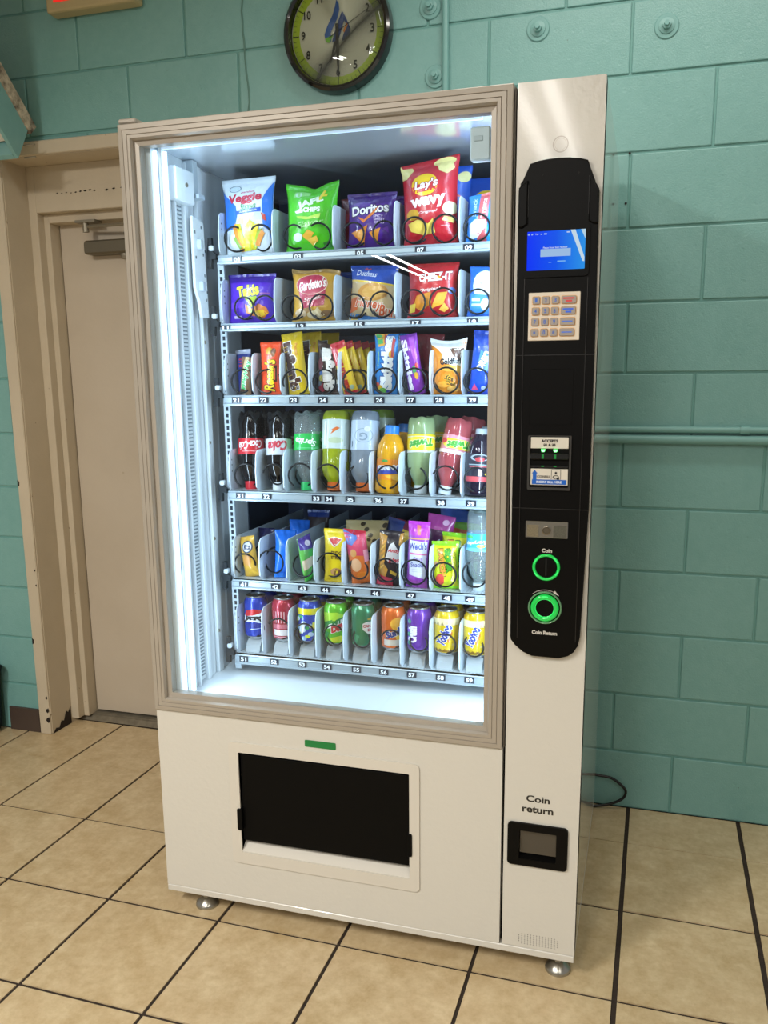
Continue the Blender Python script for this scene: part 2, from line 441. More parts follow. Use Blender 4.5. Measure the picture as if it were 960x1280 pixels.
# ------------------------------------------------------------------ things on the wall
PIPE = mat('teal_pipe_paint', '#78a9a5', 0.38)
def pipe(name, pts, r, label, strap):
    t = empty(name, pts[0], label, 'pipe')
    bm = B(); tube(bm, pts, r, 12); obj('pipe_run', bm, PIPE, t, smooth=True)
    for p, ax in strap:
        bm = B(); d = 0.013
        if ax == 'x': tube(bm, [(p[0] - d, p[1], p[2]), (p[0] + d, p[1], p[2])], r * 1.3, 12)
        else: tube(bm, [(p[0], p[1], p[2] - d), (p[0], p[1], p[2] + d)], r * 1.3, 12)
        obj('coupling', bm, PIPE, t, smooth=True)
    return t
pipe('conduit_pipe', [(0.02, YW - 0.011, 1.2465), (2.6, YW - 0.011, 1.2465)], 0.010, 'upper and thinner of two horizontal teal conduit pipes along the wall', [((1.463, YW - 0.011, 1.2465), 'x')])
pipe('conduit_pipe', [(0.02, YW - 0.015, 1.217), (2.6, YW - 0.015, 1.217)], 0.0135, 'lower and thicker of two horizontal teal conduit pipes along the wall', [])
pipe('conduit_pipe', [(0.5625, YW - 0.011, 1.3), (0.5585, YW - 0.011, 2.88)], 0.0105, 'vertical teal conduit pipe rising behind the machine top beside the clock', [])
for x, z, lab in ((0.511, 2.487, 'teal painted wall bolt and washer beside the vertical pipe, upper of two'),
                  (0.527, 2.296, 'teal painted wall bolt and washer beside the vertical pipe, lower of two'),
                  (0.832, 2.392, 'teal painted wall bolt and washer above the white column of the machine'),
                  (1.188, 2.360, 'teal painted wall bolt and washer at the upper right of the wall')):
    t = empty('wall_bolt', (x, YW, z), lab, 'bolt', 'painted bolts through the back wall')
    bm = B(); lathe(bm, [(0.033, 0), (0.033, 0.003), (0.031, 0.005), (0.022, 0.005)], 24, (x, YW, z), 'y'); obj('washer', bm, PIPE, t, smooth=True)
    bm = B(); lathe(bm, [(0.021, 0.004), (0.021, 0.008), (0.014, 0.010)], 24, (x, YW, z), 'y'); obj('washer', bm, PIPE, t, smooth=True)
    bm = B(); lathe(bm, [(0.0125, 0.008), (0.0125, 0.02), (0.0075, 0.021), (0.007, 0.03)], 6, (x, YW, z), 'y'); obj('nut', bm, PIPE, t)
# clock
CX, CZ, CR = 0.222, 2.448, 0.174
ck = empty('wall_clock', (CX, YW, CZ), 'round black-rimmed wall clock with lime green minute ring, hanging above the machine', 'clock')
bm = B(); n = 56
prof = [(CR, 0), (CR, 0.022), (CR * .985, 0.034), (CR * .94, 0.040), (CR * .895, 0.036), (CR * .875, 0.022), (CR * .87, 0.014)]
rings = [[bm.verts.new((CX + a * math.cos(2 * PI * i / n), YW - h, CZ + a * math.sin(2 * PI * i / n))) for i in range(n)] for a, h in prof]
for a, b in zip(rings, rings[1:]):
    for i in range(n): bm.faces.new((a[i], a[(i + 1) % n], b[(i + 1) % n], b[i]))
bm.faces.new(rings[0][::-1])
obj('bezel', bm, mat('gloss_black_plastic', '#0b0b0c', 0.16, coat=0.5), ck, smooth=True)
bm = B(); lathe(bm, [(CR * .872, 0.004), (CR * .872, 0.015)], n, (CX, YW, CZ), 'y')
face = obj('clock_face', bm, mat('clock_face_white', '#d9d6ca', 0.5), ck)
D = []
D.append(('ring', 0, .5, .5, .5, .155, '#b3cc33'))
for i in range(60):
    a = math.radians(6 * i); ro, ri = (.492, .425) if i % 5 == 0 else (.49, .455); w = .0035 if i % 5 == 0 else .0016
    cx, sx = math.cos(a), math.sin(a)
    D.append(('p', [(sx * ro + cx * w, .5 + cx * ro - sx * w), (sx * ro - cx * w, .5 + cx * ro + sx * w), (sx * ri - cx * w, .5 + cx * ri + sx * w), (sx * ri + cx * w, .5 + cx * ri - sx * w)], '#2a3a10' if i % 5 else '#15180d'))
for i in range(1, 13):
    a = math.radians(30 * i); w = .075 if i > 9 else .042
    D.append(('t', str(i), .375 * math.sin(a), .5 + .375 * math.cos(a), w if i != 11 else .06, .082, '#141414'))
def drop(pts, c): D.append(('p', pts, c))
drop([(-.135, .45), (-.14, .49), (-.11, .56), (-.05, .66), (-.02, .74), (-.005, .80), (.02, .76), (.025, .70), (.0, .62), (-.05, .54), (-.075, .49), (-.06, .455), (-.075, .41), (-.1, .405)], '#2b58a6')
drop([(-.135, .45), (-.075, .47), (-.045, .48), (-.09, .405), (-.115, .41)], '#6fae3c')
drop([(.055, .69), (.10, .61), (.14, .52), (.135, .46), (.10, .42), (.045, .41), (.075, .50), (.10, .555), (.075, .60), (.01, .42), (-.06, .41), (-.03, .50), (.02, .62)], '#27407f')
drop([(.10, .575), (.06, .50), (.075, .485), (.115, .555)], '#d98338')
D.append(('r', -.05, .30, .13, .304, '#b9bab6'))
fs = Flat(CX - CR * .86, CX + CR * .86, CZ - CR * .86, CZ + CR * .86, YW - 0.015)
print_on('dial_print', fs, D, face, local=False, step=0.00004)
HB = mat('hand_black', '#101014', 0.4)
def hand(name, ang, l, tail, w, y):
    a = math.radians(ang); d = Vector((math.sin(a), math.cos(a))); s = Vector((d.y, -d.x)); c = Vector((CX, CZ))
    pts = [c - d * tail - s * w, c - d * tail + s * w, c + d * l * .35 + s * w * 1.15, c + d * l + s * w * .35, c + d * l - s * w * .35, c + d * l * .35 - s * w * 1.15]
    bm = B(); prism(bm, [tuple(p) for p in pts], YW - y - 0.0010, YW - y); obj(name, bm, HB, ck)
hand('hour_hand', 196, 0.088, 0.02, 0.0042, 0.0165); hand('minute_hand', 179, 0.128, 0.022, 0.0046, 0.0215); hand('second_hand', 62, 0.125, 0.03, 0.0008, 0.0198)
bm = B(); lathe(bm, [(CR * .88, 0.026), (CR * .8, 0.030), (CR * .6, 0.036), (CR * .4, 0.0395), (CR * .2, 0.0412), (0.004, 0.042)], 48, (CX, YW, CZ), 'y')
obj('clock_glass', bm, clear_mat('clock_glass', '#f6f8f4', 0.02), ck, smooth='all')
# exit sign
ES = empty('exit_sign', (-0.62, YW, 2.6), 'beige exit sign box with red letters mounted high on the wall', 'sign')
bm = B(); box(bm, -0.79, -0.455, YW - 0.055, YW, 2.603, 2.80, bev=0.008, seg=2)
eb = obj('sign_housing', bm, mat('beige_sign_plastic', '#b9a97e', 0.5), ES)
print_on('sign_lettering', Flat(-0.79, -0.455, 2.603, 2.80, YW - 0.055), [('t', 'EXIT', -.06, .52, .7, .74, '#e0241c')], eb, local=False, matf=lambda c: mat('exit_red', c, 0.4, emit=0.8))
# chipped teal box hanging out from the wall at the upper left
TB = empty('sloped_box', (-1.0, 0.86, 2.2), 'teal painted wooden box with chipped upper edge jutting from the wall at upper left', 'box')
def slab(name, pts, x0, x1, m, **k):
    bm = B(); prism(bm, pts, x0, x1, axis='x', bev=0.002); return obj(name, bm, m, TB, **k)
TBM = mat('teal_box_paint', '#7fb0ae', 0.5, mottle=[(12, '#74a5a2', 0.6)])
A_, B_ = (0.816, 2.246), (0.758, 2.144)
slab('side_board', [A_, B_, (0.308, 2.614), (0.366, 2.716)], -0.905, -0.890, TBM)
slab('end_board', [A_, B_, (0.747, 2.155), (0.805, 2.257)], -1.16, -0.905, TBM)
slab('inner_board', [(0.765, 2.205), (0.775, 2.218), (0.335, 2.678), (0.322, 2.664)], -1.16, -0.905, mat('box_white_inside', '#d5cfc0', 0.7))
slab('top_board', [(0.824, 2.238), (0.852, 2.266), (0.395, 2.744), (0.366, 2.718)], -1.16, -0.882, mat('chipped_board_edge', '#cdbfa8', 0.8, mottle=[(30, '#3a2a20', 0.9)], bump=[(60, 0.004, 'noise')]), label='chipped and splintered bare wood edge')
for z in (2.215, 2.175):
    bm = B(); tube(bm, [(-0.90, 0.80, z - 0.02), (-0.862, 0.812, z - 0.016)], 0.003, 6); obj('nail', bm, GREYMET, TB)
bm = B(); box(bm, -1.15, -1.0, 0.80, YW, 2.262, 2.285); obj('wall_bracket', bm, TBM, TB)
# black bin at the left edge
BN = empty('waste_bin', (-1.50, 0.71, 0), 'black waste bin on the floor at the lower left edge of the room', 'bin')
bm = B(); prof = []
def bin_ring(z, hx, hy): return [bm.verts.new((-1.50 + x, 0.71 + y, z)) for x, y in [(a - 0, b) for a, b in rrect(-hx, hx, -hy, hy, 0.05, 4)]]
rs = [bin_ring(0.0, 0.21, 0.16), bin_ring(0.02, 0.222, 0.165), bin_ring(0.25, 0.24, 0.165), bin_ring(0.275, 0.25, 0.17), bin_ring(0.28, 0.23, 0.15)]
for a, b in zip(rs, rs[1:]):
    for i in range(len(a)): bm.faces.new((a[i], a[(i + 1) % len(a)], b[(i + 1) % len(a)], b[i]))
bm.faces.new(rs[0][::-1])
obj('bin_body', bm, mat('black_bin_plastic', '#050505', 0.5, spec=0.15), BN, smooth=True)
bm = B(); lathe(bm, [(0.15, 0.26), (0.15, 0.285), (0.10, 0.30), (0.02, 0.302)], 20, (-1.50, 0.71, 0)); obj('bin_liner', bm, mat('black_liner', '#111112', 0.3, bump=[(30, 0.006, 'noise')]), BN, smooth=True)
# power cord
bm = B(); tube(bm, smooth_path([(1.02, 0.84, 0.16), (1.04, 0.85, 0.13), (1.085, 0.862, 0.115), (1.13, 0.866, 0.108), (1.165, 0.868, 0.084), (1.178, 0.87, 0.062), (1.165, 0.868, 0.036), (1.12, 0.862, 0.014), (1.06, 0.85, 0.006), (0.92, 0.80, 0.006)]), 0.0045, 8)
tag(obj('power_cord', bm, mat('black_rubber', '#0c0c0d', 0.4), smooth='all'), 'black power cord looping out behind the machine at floor level', 'cord')
# ------------------------------------------------------------------ vending machine
W, ZB, ZT, DEP = 1.08, 0.0475, 1.9743, 0.817
VM = empty('vending_machine', (W / 2, DEP / 2, 0), 'tall white glass-front snack and drink vending machine with black control panel', 'vending machine')
WHITE = mat('white_machine_paint', '#d0cec6', 0.3, coat=0.25, crough=0.08, ior=1.5, bump=[(70, 0.0009, 'noise')])
LINER = mat('white_liner', '#dfe6ea', 0.3)
LINERB = mat('grey_liner', '#b8c4cc', 0.35)
DARKIN = mat('dark_inner_back', '#27334c', 0.35)
ALU = mat('beige_aluminium', '#a79f93', 0.4, 0.12)
STEEL = mat('steel', '#a9a79f', 0.28, 0.9)
BLACK = mat('matte_black_plastic', '#050505', 0.45, spec=0.13)
BLACK2 = mat('black_flap_plastic', '#040404', 0.55, spec=0.12)
GAPM = mat('dark_gap', '#070707', 0.8)
XI0, XI1, ZI0, ZI1, YI = 0.056, 0.882, 0.600, 1.936, 0.755
# shell
bm = B(); box(bm, 1.062, W, 0.004, DEP, 0.066, ZT, bev=0.002); obj('side_panel', bm, mat('white_side_gloss', '#cfccc4', 0.12, coat=0.6, crough=0.04, ior=1.5), VM, label='glossy white right side panel')
bm = B(); box(bm, 0.004, 0.03, 0.035, DEP, 0.066, ZT - 0.004, bev=0.002); obj('side_panel', bm, WHITE, VM)
bm = B(); box(bm, 0.03, 1.062, DEP - 0.02, DEP, 0.066, ZT - 0.004); obj('back_panel', bm, WHITE, VM)
bm = B(); box(bm, 0.03, 1.062, 0.04, DEP - 0.02, ZT - 0.024, ZT - 0.004); obj('top_panel', bm, WHITE, VM)
bm = B(); box(bm, 0.0, W, 0.0, DEP, ZB, 0.0655, bev=0.002); box(bm, 0.03, 1.06, 0.04, DEP - 0.03, 0.0655, 0.09); obj('base_frame', bm, WHITE, VM)
# inner compartment
bm = B(); box(bm, 0.032, XI0, 0.03, YI, ZI0 - 0.03, ZI1 + 0.02); obj('inner_side_wall', bm, LINER, VM)
bm = B(); box(bm, XI1, 0.900, 0.03, YI, ZI0 - 0.03, ZI1 + 0.02); obj('inner_side_wall', bm, LINER, VM)
bm = B(); box(bm, 0.03, 0.900, YI, YI + 0.02, ZI0 - 0.03, ZI1 + 0.02); obj('inner_back_wall', bm, DARKIN, VM)
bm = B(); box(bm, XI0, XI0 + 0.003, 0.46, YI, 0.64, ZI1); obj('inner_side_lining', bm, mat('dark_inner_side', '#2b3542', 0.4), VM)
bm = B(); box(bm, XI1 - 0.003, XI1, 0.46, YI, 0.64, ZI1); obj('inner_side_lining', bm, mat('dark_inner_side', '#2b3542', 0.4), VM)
bm = B(); box(bm, XI0, XI1, 0.022, YI, ZI0 - 0.02, ZI0); obj('inner_floor', bm, LINER, VM)
bm = B(); box(bm, XI0, XI1, 0.022, YI, ZI1, ZI1 + 0.012); obj('inner_ceiling', bm, mat('brushed_inner_ceiling', '#e6eef6', 0.15, 0.6), VM, label='shiny brushed metal ceiling')
# elevator gear on the left inner wall
bm = B(); box(bm, 0.057, 0.093, 0.08, 0.168, 1.826, 1.902, bev=0.003)
mb = obj('lift_motor_box', bm, LINER, VM)
for z in (1.888, 1.845):
    bm = B(); lathe(bm, [(0.003, 0), (0.003, 0.002)], 10, (0.07, 0.0802, z), 'y'); obj('screw', bm, GREYMET, mb)
bm = B()
lathe(bm, [(0.005, 0), (0.005, 0.003)], 12, (0, 0, 0)); 
for v in bm.verts[-24:]: v.co = Vector((0.093 + v.co.z, 0.128 + v.co.x, 1.866 + v.co.y))
obj('screw', bm, GREYMET, mb)
for a, b, x1, h in ((0.075, 0.094, 0.070, 1.826), (0.098, 0.104, 0.078, 1.826), (0.150, 0.165, 0.074, 1.826), (0.175, 0.205, 0.066, 1.93), (0.215, 0.24, 0.072, 1.93), (0.255, 0.29, 0.064, 1.93)):
    bm = B(); box(bm, 0.0565, x1, a, b, ZI0, h, bev=0.001); obj('lift_rail', bm, LINER, VM)
bm = B(); box(bm, 0.0565, 0.068, 0.118, 0.142, ZI0 + 0.01, 1.826)
belt = obj('lift_belt', bm, mat('belt_white', '#d6dde0', 0.5), VM, label='white toothed lift belt')
bm = B(); z = ZI0 + 0.02
while z < 1.82: box(bm, 0.068, 0.0695, 0.121, 0.139, z, z + 0.0042); z += 0.0095
obj('belt_teeth', bm, mat('belt_tooth_grey', '#7f8b92', 0.6), belt, kind='stuff')
bm = B(); prism(bm, [(0.152, 1.800), (0.205, 1.790), (0.212, 1.56), (0.178, 1.56), (0.170, 1.60), (0.152, 1.63)], 0.084, 0.092, axis='x', bev=0.001)
br = obj('lift_bracket', bm, LINER, VM)
for y, z in ((0.165, 1.735), (0.167, 1.635)):
    bm = B(); box(bm, 0.092, 0.104, y, y + 0.016, z - 0.012, z + 0.012, bev=0.002); obj('roller_block', bm, LINERB, br)
bm = B()
for y, z in ((0.19, 1.775), (0.195, 1.71), (0.198, 1.66), (0.2, 1.60), (0.205, 1.72), (0.207, 1.62), (0.158, 1.76), (0.158, 1.70)): box(bm, 0.0921, 0.0928, y, y + 0.004, z, z + 0.007)
obj('bracket_slot', bm, mat('slot_grey', '#4d5860', 0.7), br, kind='stuff')
bm = B(); box(bm, 0.058, 0.085, 0.178, 0.2, 1.85, 1.935, bev=0.001); box(bm, 0.058, 0.1, 0.175, 0.205, 1.845, 1.855); obj('motor_mount', bm, LINERB, VM)
bm = B()
for z in (0.72, 0.98, 1.24, 1.5): lathe(bm, [(0.005, 0), (0.005, 0.003)], 10, (0.0715, 0.2205, z), 'y')
obj('rail_bolt', bm, GREYMET, VM, kind='stuff')
# slotted posts at the tray ends
for x0, x1 in ((0.112, 0.130), (0.832, 0.850)):
    bm = B(); box(bm, x0, x1, 0.232, 0.236, 0.61, 1.70); box(bm, x0, x0 + 0.003, 0.236, 0.27, 0.61, 1.70)
    ps = obj('slotted_post', bm, LINERB, VM)
    bm = B(); z = 0.63
    while z < 1.68: box(bm, x0 + 0.006, x1 - 0.005, 0.2312, 0.2335, z, z + 0.010); z += 0.0165
    obj('post_slot', bm, mat('slot_dark', '#1c2530', 0.8), ps, kind='stuff')
# light strips
LED = mat('cool_led', '#ddeeff', 0.4, emit=2.4, ecol='#d7ecff')
for x0, y0 in ((0.0605, 0.040), (0.079, 0.052)):
    bm = B(); box(bm, x0, x0 + 0.007, y0, y0 + 0.006, 0.606, 1.925); obj('light_strip', bm, LED, VM, label='lit cool white vertical light tube')
bm = B(); box(bm, 0.872, 0.880, 0.050, 0.056, 0.62, 1.925); obj('light_strip', bm, LED, VM, label='lit cool white vertical light tube')
bm = B(); box(bm, 0.08, 0.83, 0.046, 0.052, 1.928, 1.934); obj('light_strip', bm, mat('cool_led_dim', '#ddeeff', 0.4, emit=0.5, ecol='#d7ecff'), VM, label='lit cool white horizontal light tube')
bm = B(); box(bm, 0.056, 0.0595, 0.03, 0.07, 0.602, 1.934, bev=0.0005); obj('light_channel', bm, LINER, VM)
bm = B(); box(bm, 0.0695, 0.0765, 0.048, 0.064, 0.602, 1.934, bev=0.0005); obj('light_channel', bm, LINER, VM)
for x, sx, ax_ in ((0.108, 1, 0.85), (0.862, -1, 0.62)):
    area('inner_light_tube', x, 0.045, 1.27, 0.012, 1.28, 3.1 * (1.15 if sx > 0 else 1.5), (0.66, 0.84, 1.0), rot=Vector((-ax_ * sx, -math.sqrt(1 - ax_ * ax_), 0)).to_track_quat('Z', 'Y').to_euler())
# door frame rails, mitred
prof = [(0, 0.03), (0, -0.006), (0.0015, -0.0075), (0.0115, -0.0085), (0.0125, -0.0065), (0.0135, -0.0085), (0.0225, -0.0085), (0.0235, -0.0065), (0.0245, -0.0085), (0.031, -0.0085), (0.0345, -0.002), (0.0345, 0.004), (0.0455, 0.006), (0.0455, 0.03)]
fx0, fx1, fz0, fz1 = 0.001, 0.902, 0.569, 1.9735
def corner(k, d): # outer rectangle shrunk by d, corner k
    return ((fx0 + d, fz0 + d), (fx1 - d, fz0 + d), (fx1 - d, fz1 - d), (fx0 + d, fz1 - d))[k % 4]
for k in range(4):
    bm = B(); pa = [bm.verts.new((corner(k, d)[0], y, corner(k, d)[1])) for d, y in prof]; pb = [bm.verts.new((corner(k + 1, d)[0], y, corner(k + 1, d)[1])) for d, y in prof]
    for i in range(len(prof) - 1): bm.faces.new((pa[i], pb[i], pb[i + 1], pa[i + 1]))
    bm.faces.new(pa[::-1]); bm.faces.new(pb)
    bm.faces.new((pa[-1], pb[-1], pb[0], pa[0]))
    bmesh.ops.recalc_face_normals(bm, faces=bm.faces[:])
    obj('frame_rail', bm, ALU, VM)
bm = B(); box(bm, 0.0455, 0.8575, 0.010, 0.014, 0.613, 1.929)
obj('glass_pane', bm, clear_mat('display_glass', '#f6fafc', 0.0, fres=1.35), VM)
bm = B(); prism(bm, rrect(0.811, 0.853, 1.841, 1.906, 0.005, 3), 0.015, 0.035, bev=0.003)
lk = obj('door_sensor', bm, mat('sensor_white', '#cfdce0', 0.35), VM, label='small white plastic sensor box')
bm = B(); box(bm, 0.819, 0.838, 0.0135, 0.0155, 1.878, 1.888, bev=0.0008); obj('sensor_window', bm, mat('sensor_grey', '#a9bcc4', 0.4), lk)
bm = B(); box(bm, 0.0, 0.045, -0.002, 0.05, 1.976, 1.987, bev=0.003); obj('hinge', bm, ALU, VM)
# lower panel around the delivery opening
lx0, lx1, lz0, lz1 = 0.001, 0.903, 0.067, 0.5675
ox0, ox1, oz0, oz1 = 0.2305, 0.681, 0.2, 0.4765
bm = B()
box(bm, lx0, ox0, 0.0, 0.03, lz0, lz1); box(bm, ox1, lx1, 0.0, 0.03, lz0, lz1); box(bm, ox0, ox1, 0.0, 0.03, lz0, oz0); box(bm, ox0, ox1, 0.0, 0.03, oz1, lz1)
obj('lower_panel', bm, WHITE, VM)
bm = B(); out_, in_ = rrect(0.204, 0.706, 0.168, 0.503, 0.012, 5), rrect(ox0, ox1, oz0, oz1, 0.003, 5)
def ringprism(bm, po, pi, y0, y1, mi=0):
    n = len(po); V = [[bm.verts.new((a, y, b)) for a, b in p] for p, y in ((po, y1), (po, y0), (pi, y0), (pi, y1))]
    for q, w in zip(V, V[1:] + V[:1]):
        for i in range(n): bm.faces.new((q[i], w[i], w[(i + 1) % n], q[(i + 1) % n])).material_index = mi
    bmesh.ops.recalc_face_normals(bm, faces=bm.faces[:])
ringprism(bm, out_, in_, -0.004, 0.06)
prism(bm, [(-0.002, oz0 - 0.001), (-0.002, oz0 + 0.002), (0.05, oz0 + 0.045), (0.05, oz0 - 0.001)], ox0, ox1, axis='x')
hf = obj('hatch_frame', bm, mat('white_hatch_plastic', '#d2cec4', 0.35), VM)
bm = B(); box(bm, ox0, ox1, 0.05, 0.056, oz0 + 0.03, oz1); obj('hatch_back', bm, GAPM, VM)
bm = B()
prism(bm, [(ox0 + 0.002, 0.230), (ox1 - 0.002, 0.231), (ox1 - 0.002, 0.469), (ox0 + 0.002, 0.469)], 0.004, 0.014, bev=0.0015)
fp = obj('delivery_flap', bm, BLACK2, VM, label='black delivery flap')
for a, b in ((0.222, 0.236), (0.676, 0.688)):
    bm = B(); prism(bm, rrect(a, b, 0.262, 0.322, 0.004, 3), -0.0075, 0.006, bev=0.001); obj('flap_tab', bm, BLACK2, fp)
bm = B(); prism(bm, rrect(0.4135, 0.4950, 0.5135, 0.5315, 0.003, 3), -0.0008, 0.004); obj('green_indicator', bm, mat('green_label', '#0d7a3a', 0.4), VM)
# seam and control column
bm = B(); box(bm, 0.9025, 0.9095, 0.02, 0.05, 0.067, ZT - 0.004); obj('seam_gap', bm, GAPM, VM)
bm = B(); box(bm, 0.9095, 0.946, 0.0, 0.04, 0.0675, ZT); box(bm, 1.031, W, 0.0, 0.04, 0.0675, ZT); box(bm, 0.946, 1.031, 0.0, 0.04, 0.0675, 0.302); box(bm, 0.946, 1.031, 0.0, 0.04, 0.374, ZT)
cc = obj('control_column', bm, WHITE, VM)
bm = B(); box(bm, 0.9035, 0.906, 0.004, 0.03, 0.569, ZT - 0.006); obj('edge_seal', bm, mat('seal_grey', '#6d665e', 0.6), VM)
CF_ = Flat(0.9095, W, 0.0675, ZT, 0.0)
print_on('knockout_ring', CF_, [('ring', (0.996 - 0.99475) / .1705, (1.855 - 0.0675) / 1.9068, .0155 / .1705, .0155 / 1.9068, .13, '#b4ada1')], cc, local=False)
print_on('knockout_ring', CF_, [('ring', (0.996 - 0.99475) / .1705, (1.855 - 0.0675) / 1.9068, .0115 / .1705, .0115 / 1.9068, .08, '#c4bdb1')], cc, local=False)
print_on('coin_lettering', CF_, [('t', 'Coin', (0.9865 - 0.99475) / .1705, (0.4535 - 0.0675) / 1.9068, .054 / .1705, .0165 / 1.9068, '#1c1a19', 0, None, 0, .03)], cc, local=False)
print_on('return_lettering', CF_, [('t', 'return', (0.9865 - 0.99475) / .1705, (0.4265 - 0.0675) / 1.9068, .071 / .1705, .0155 / 1.9068, '#1c1a19', 0, None, 0, .03)], cc, local=False)
bm = B()
for i in range(14):
    for j in range(6):
        if i in (0, 13) and j in (0, 5): continue
        x, z = 0.950 + i * 0.0070, 0.0785 + j * 0.0050
        vs_ = [bm.verts.new((x + a, -0.0004, z + b)) for a, b in circ(0, 0, 0.0011, n=8)]; bm.faces.new(vs_)
obj('speaker_grille', bm, mat('hole_dark', '#2a2725', 0.8), VM, label='small block of dark speaker holes')
# coin return tray
bm = B(); ringprism(bm, rrect(0.919, 1.057, 0.285, 0.3915, 0.009, 5), rrect(0.946, 1.031, 0.302, 0.3735, 0.002, 5), -0.006, 0.02)
ct = obj('coin_tray', bm, BLACK, VM, label='black coin return tray')
bm = B(); box(bm, 0.946, 1.031, 0.006, 0.01, 0.312, 0.374); obj('tray_flap', bm, mat('smoky_flap', '#3a352d', 0.15, coat=0.6), ct)
bm = B(); prism(bm, [(-0.004, 0.302), (-0.004, 0.304), (0.018, 0.312), (0.018, 0.302)], 0.946, 1.031, axis='x'); obj('tray_lip', bm, BLACK, ct)
# feet
for x, y in ((0.098, 0.035), (1.041, 0.035), (0.098, 0.76), (1.041, 0.76)):
    bm = B(); lathe(bm, [(0.030, 0), (0.031, 0.004), (0.029, 0.010), (0.016, 0.021), (0.0105, 0.024)], 24, (x, y, 0))
    lathe(bm, [(0.0105, 0.024), (0.0105, 0.034)], 6, (x, y, 0)); lathe(bm, [(0.006, 0.034), (0.006, 0.052)], 12, (x, y, 0))
    obj('levelling_foot', bm, STEEL, VM, smooth=True)
# ---- black control panel
pp = [(0.939, 1.8205), (0.955, 1.824), (0.975, 1.8262), (0.996, 1.827), (1.017, 1.8262), (1.036, 1.824), (1.051, 1.8195), (1.057, 1.803), (1.066, 1.781), (1.067, 1.772), (1.0745, 1.764), (1.0765, 1.45), (1.0765, 1.13), (1.0675, 0.848), (1.0655, 0.838), (1.0625, 0.834), (1.056, 0.816), (1.044, 0.806), (1.024, 0.799), (0.965, 0.800), (0.945, 0.808), (0.927, 0.824), (0.9185, 0.8335), (0.9175, 0.842), (0.9155, 1.13), (0.9165, 1.456), (0.9165, 1.771), (0.9235, 1.783), (0.9245, 1.790)]
bm = B(); prism(bm, pp, -0.014, 0.0, bev=0.003, seg=2)
CP = obj('control_panel', bm, BLACK, VM, label='tall black plastic control panel')
def sub(name, fn, m, parent=None, **k):
    b_ = B(); fn(b_); return obj(name, b_, m, parent or CP, **k)
def ridge(bm):
    for z in (1.4485, 1.1295): box(bm, 0.917, 1.076, -0.0146, -0.012, z - 0.0007, z + 0.0007)
    for x, z0, z1 in ((0.936, 1.72, 1.78), (1.055, 1.72, 1.79), (0.932, 0.84, 1.60), (1.058, 0.84, 1.60)): box(bm, x, x + 0.0012, -0.0155, -0.012, z0, z1)
sub('panel_seam', ridge, mat('panel_edge_grey', '#181717', 0.4))
for x_ in (0.964, 1.034): sub('screw_hole', lambda bm: lathe(bm, [(0.0019, 0), (0.0019, 0.0146)], 8, (x_, 0, 1.797), 'y'), GAPM)
sub('side_rib', lambda bm: prism(bm, [(0.918, 1.775), (0.936, 1.788), (0.936, 1.706), (0.927, 1.70), (0.918, 1.70)], -0.020, -0.012, bev=0.002), BLACK)
sub('side_rib', lambda bm: prism(bm, [(1.056, 1.79), (1.074, 1.765), (1.075, 1.70), (1.066, 1.70), (1.056, 1.706)], -0.020, -0.012, bev=0.002), BLACK)
# screen
sub('screen_bezel', lambda bm: ringprism(bm, rrect(0.929, 1.060, 1.602, 1.703, 0.008, 4), rrect(0.9365, 1.0515, 1.6155, 1.691, 0.001, 4), -0.0175, -0.012), BLACK)
bm = B(); box(bm, 0.9365, 1.0515, -0.0155, -0.012, 1.6155, 1.691)
SCR = mat('screen_blue', '#0a4ff0', 0.2, emit=0.0, spec=0.15)
nt = SCR.node_tree; g = nt.nodes.new('ShaderNodeNewGeometry'); sx = nt.nodes.new('ShaderNodeSeparateXYZ'); nt.links.new(g.outputs['Position'], sx.inputs[0])
mr = nt.nodes.new('ShaderNodeMapRange'); mr.inputs[1].default_value = 0.937; mr.inputs[2].default_value = 1.051; nt.links.new(sx.outputs[0], mr.inputs[0])
rp = nt.nodes.new('ShaderNodeValToRGB'); rp.color_ramp.elements[0].color = lin('#0636ff'); rp.color_ramp.elements[1].color = lin('#2a96ee'); e_ = rp.color_ramp.elements.new(0.5); e_.color = lin('#0a58f2')
nt.links.new(mr.outputs[0], rp.inputs[0]); nt.links.new(rp.outputs[0], nt.nodes['Principled BSDF'].inputs['Emission Color'])
nt.nodes['Principled BSDF'].inputs['Emission Strength'].default_value = 0.85; nt.nodes['Principled BSDF'].inputs['Base Color'].default_value = (0.0, 0.0, 0.002, 1)
scr = obj('screen', bm, SCR, VM, label='lit blue touch screen')
def lum(c):
    m = mat('lit_%s' % c[1:], c, 0.4, emit=0.75, spec=0.1); m.node_tree.nodes['Principled BSDF'].inputs['Base Color'].default_value = (0, 0, 0, 1); return m
print_on('screen_display', Flat(0.9365, 1.0515, 1.6155, 1.691, -0.0155), [
    ('p', [(.245, 1), (.325, 1), (.49, .30), (.49, .19), (.46, .20)], '#d6ecfb'), ('p', [(.42, 1), (.5, 1), (.5, .75)], '#c4e6fb'),
    ('t', 'Please Enter Item Number', -.01, .575, .42, .05, '#dcebff'), ('r', -.265, .345, .255, .54, '#a9cdf6'), ('r', .03, .205, .17, .235, '#7fc0ff'), ('r', -.12, .19, -.07, .2, '#7fc0ff'),
    ('t', 'Tue', -.335, .925, .055, .04, '#cfe0ff'), ('r', -.49, .905, -.455, .945, '#9fc0ff'), ('r', -.43, .905, -.40, .945, '#9fc0ff'), ('r', -.27, .905, -.24, .935, '#9fc0ff'), ('r', -.21, .905, -.16, .945, '#9fc0ff'), ('r', .18, .93, .23, .96, '#cfe0ff')], scr, local=False, matf=lum)
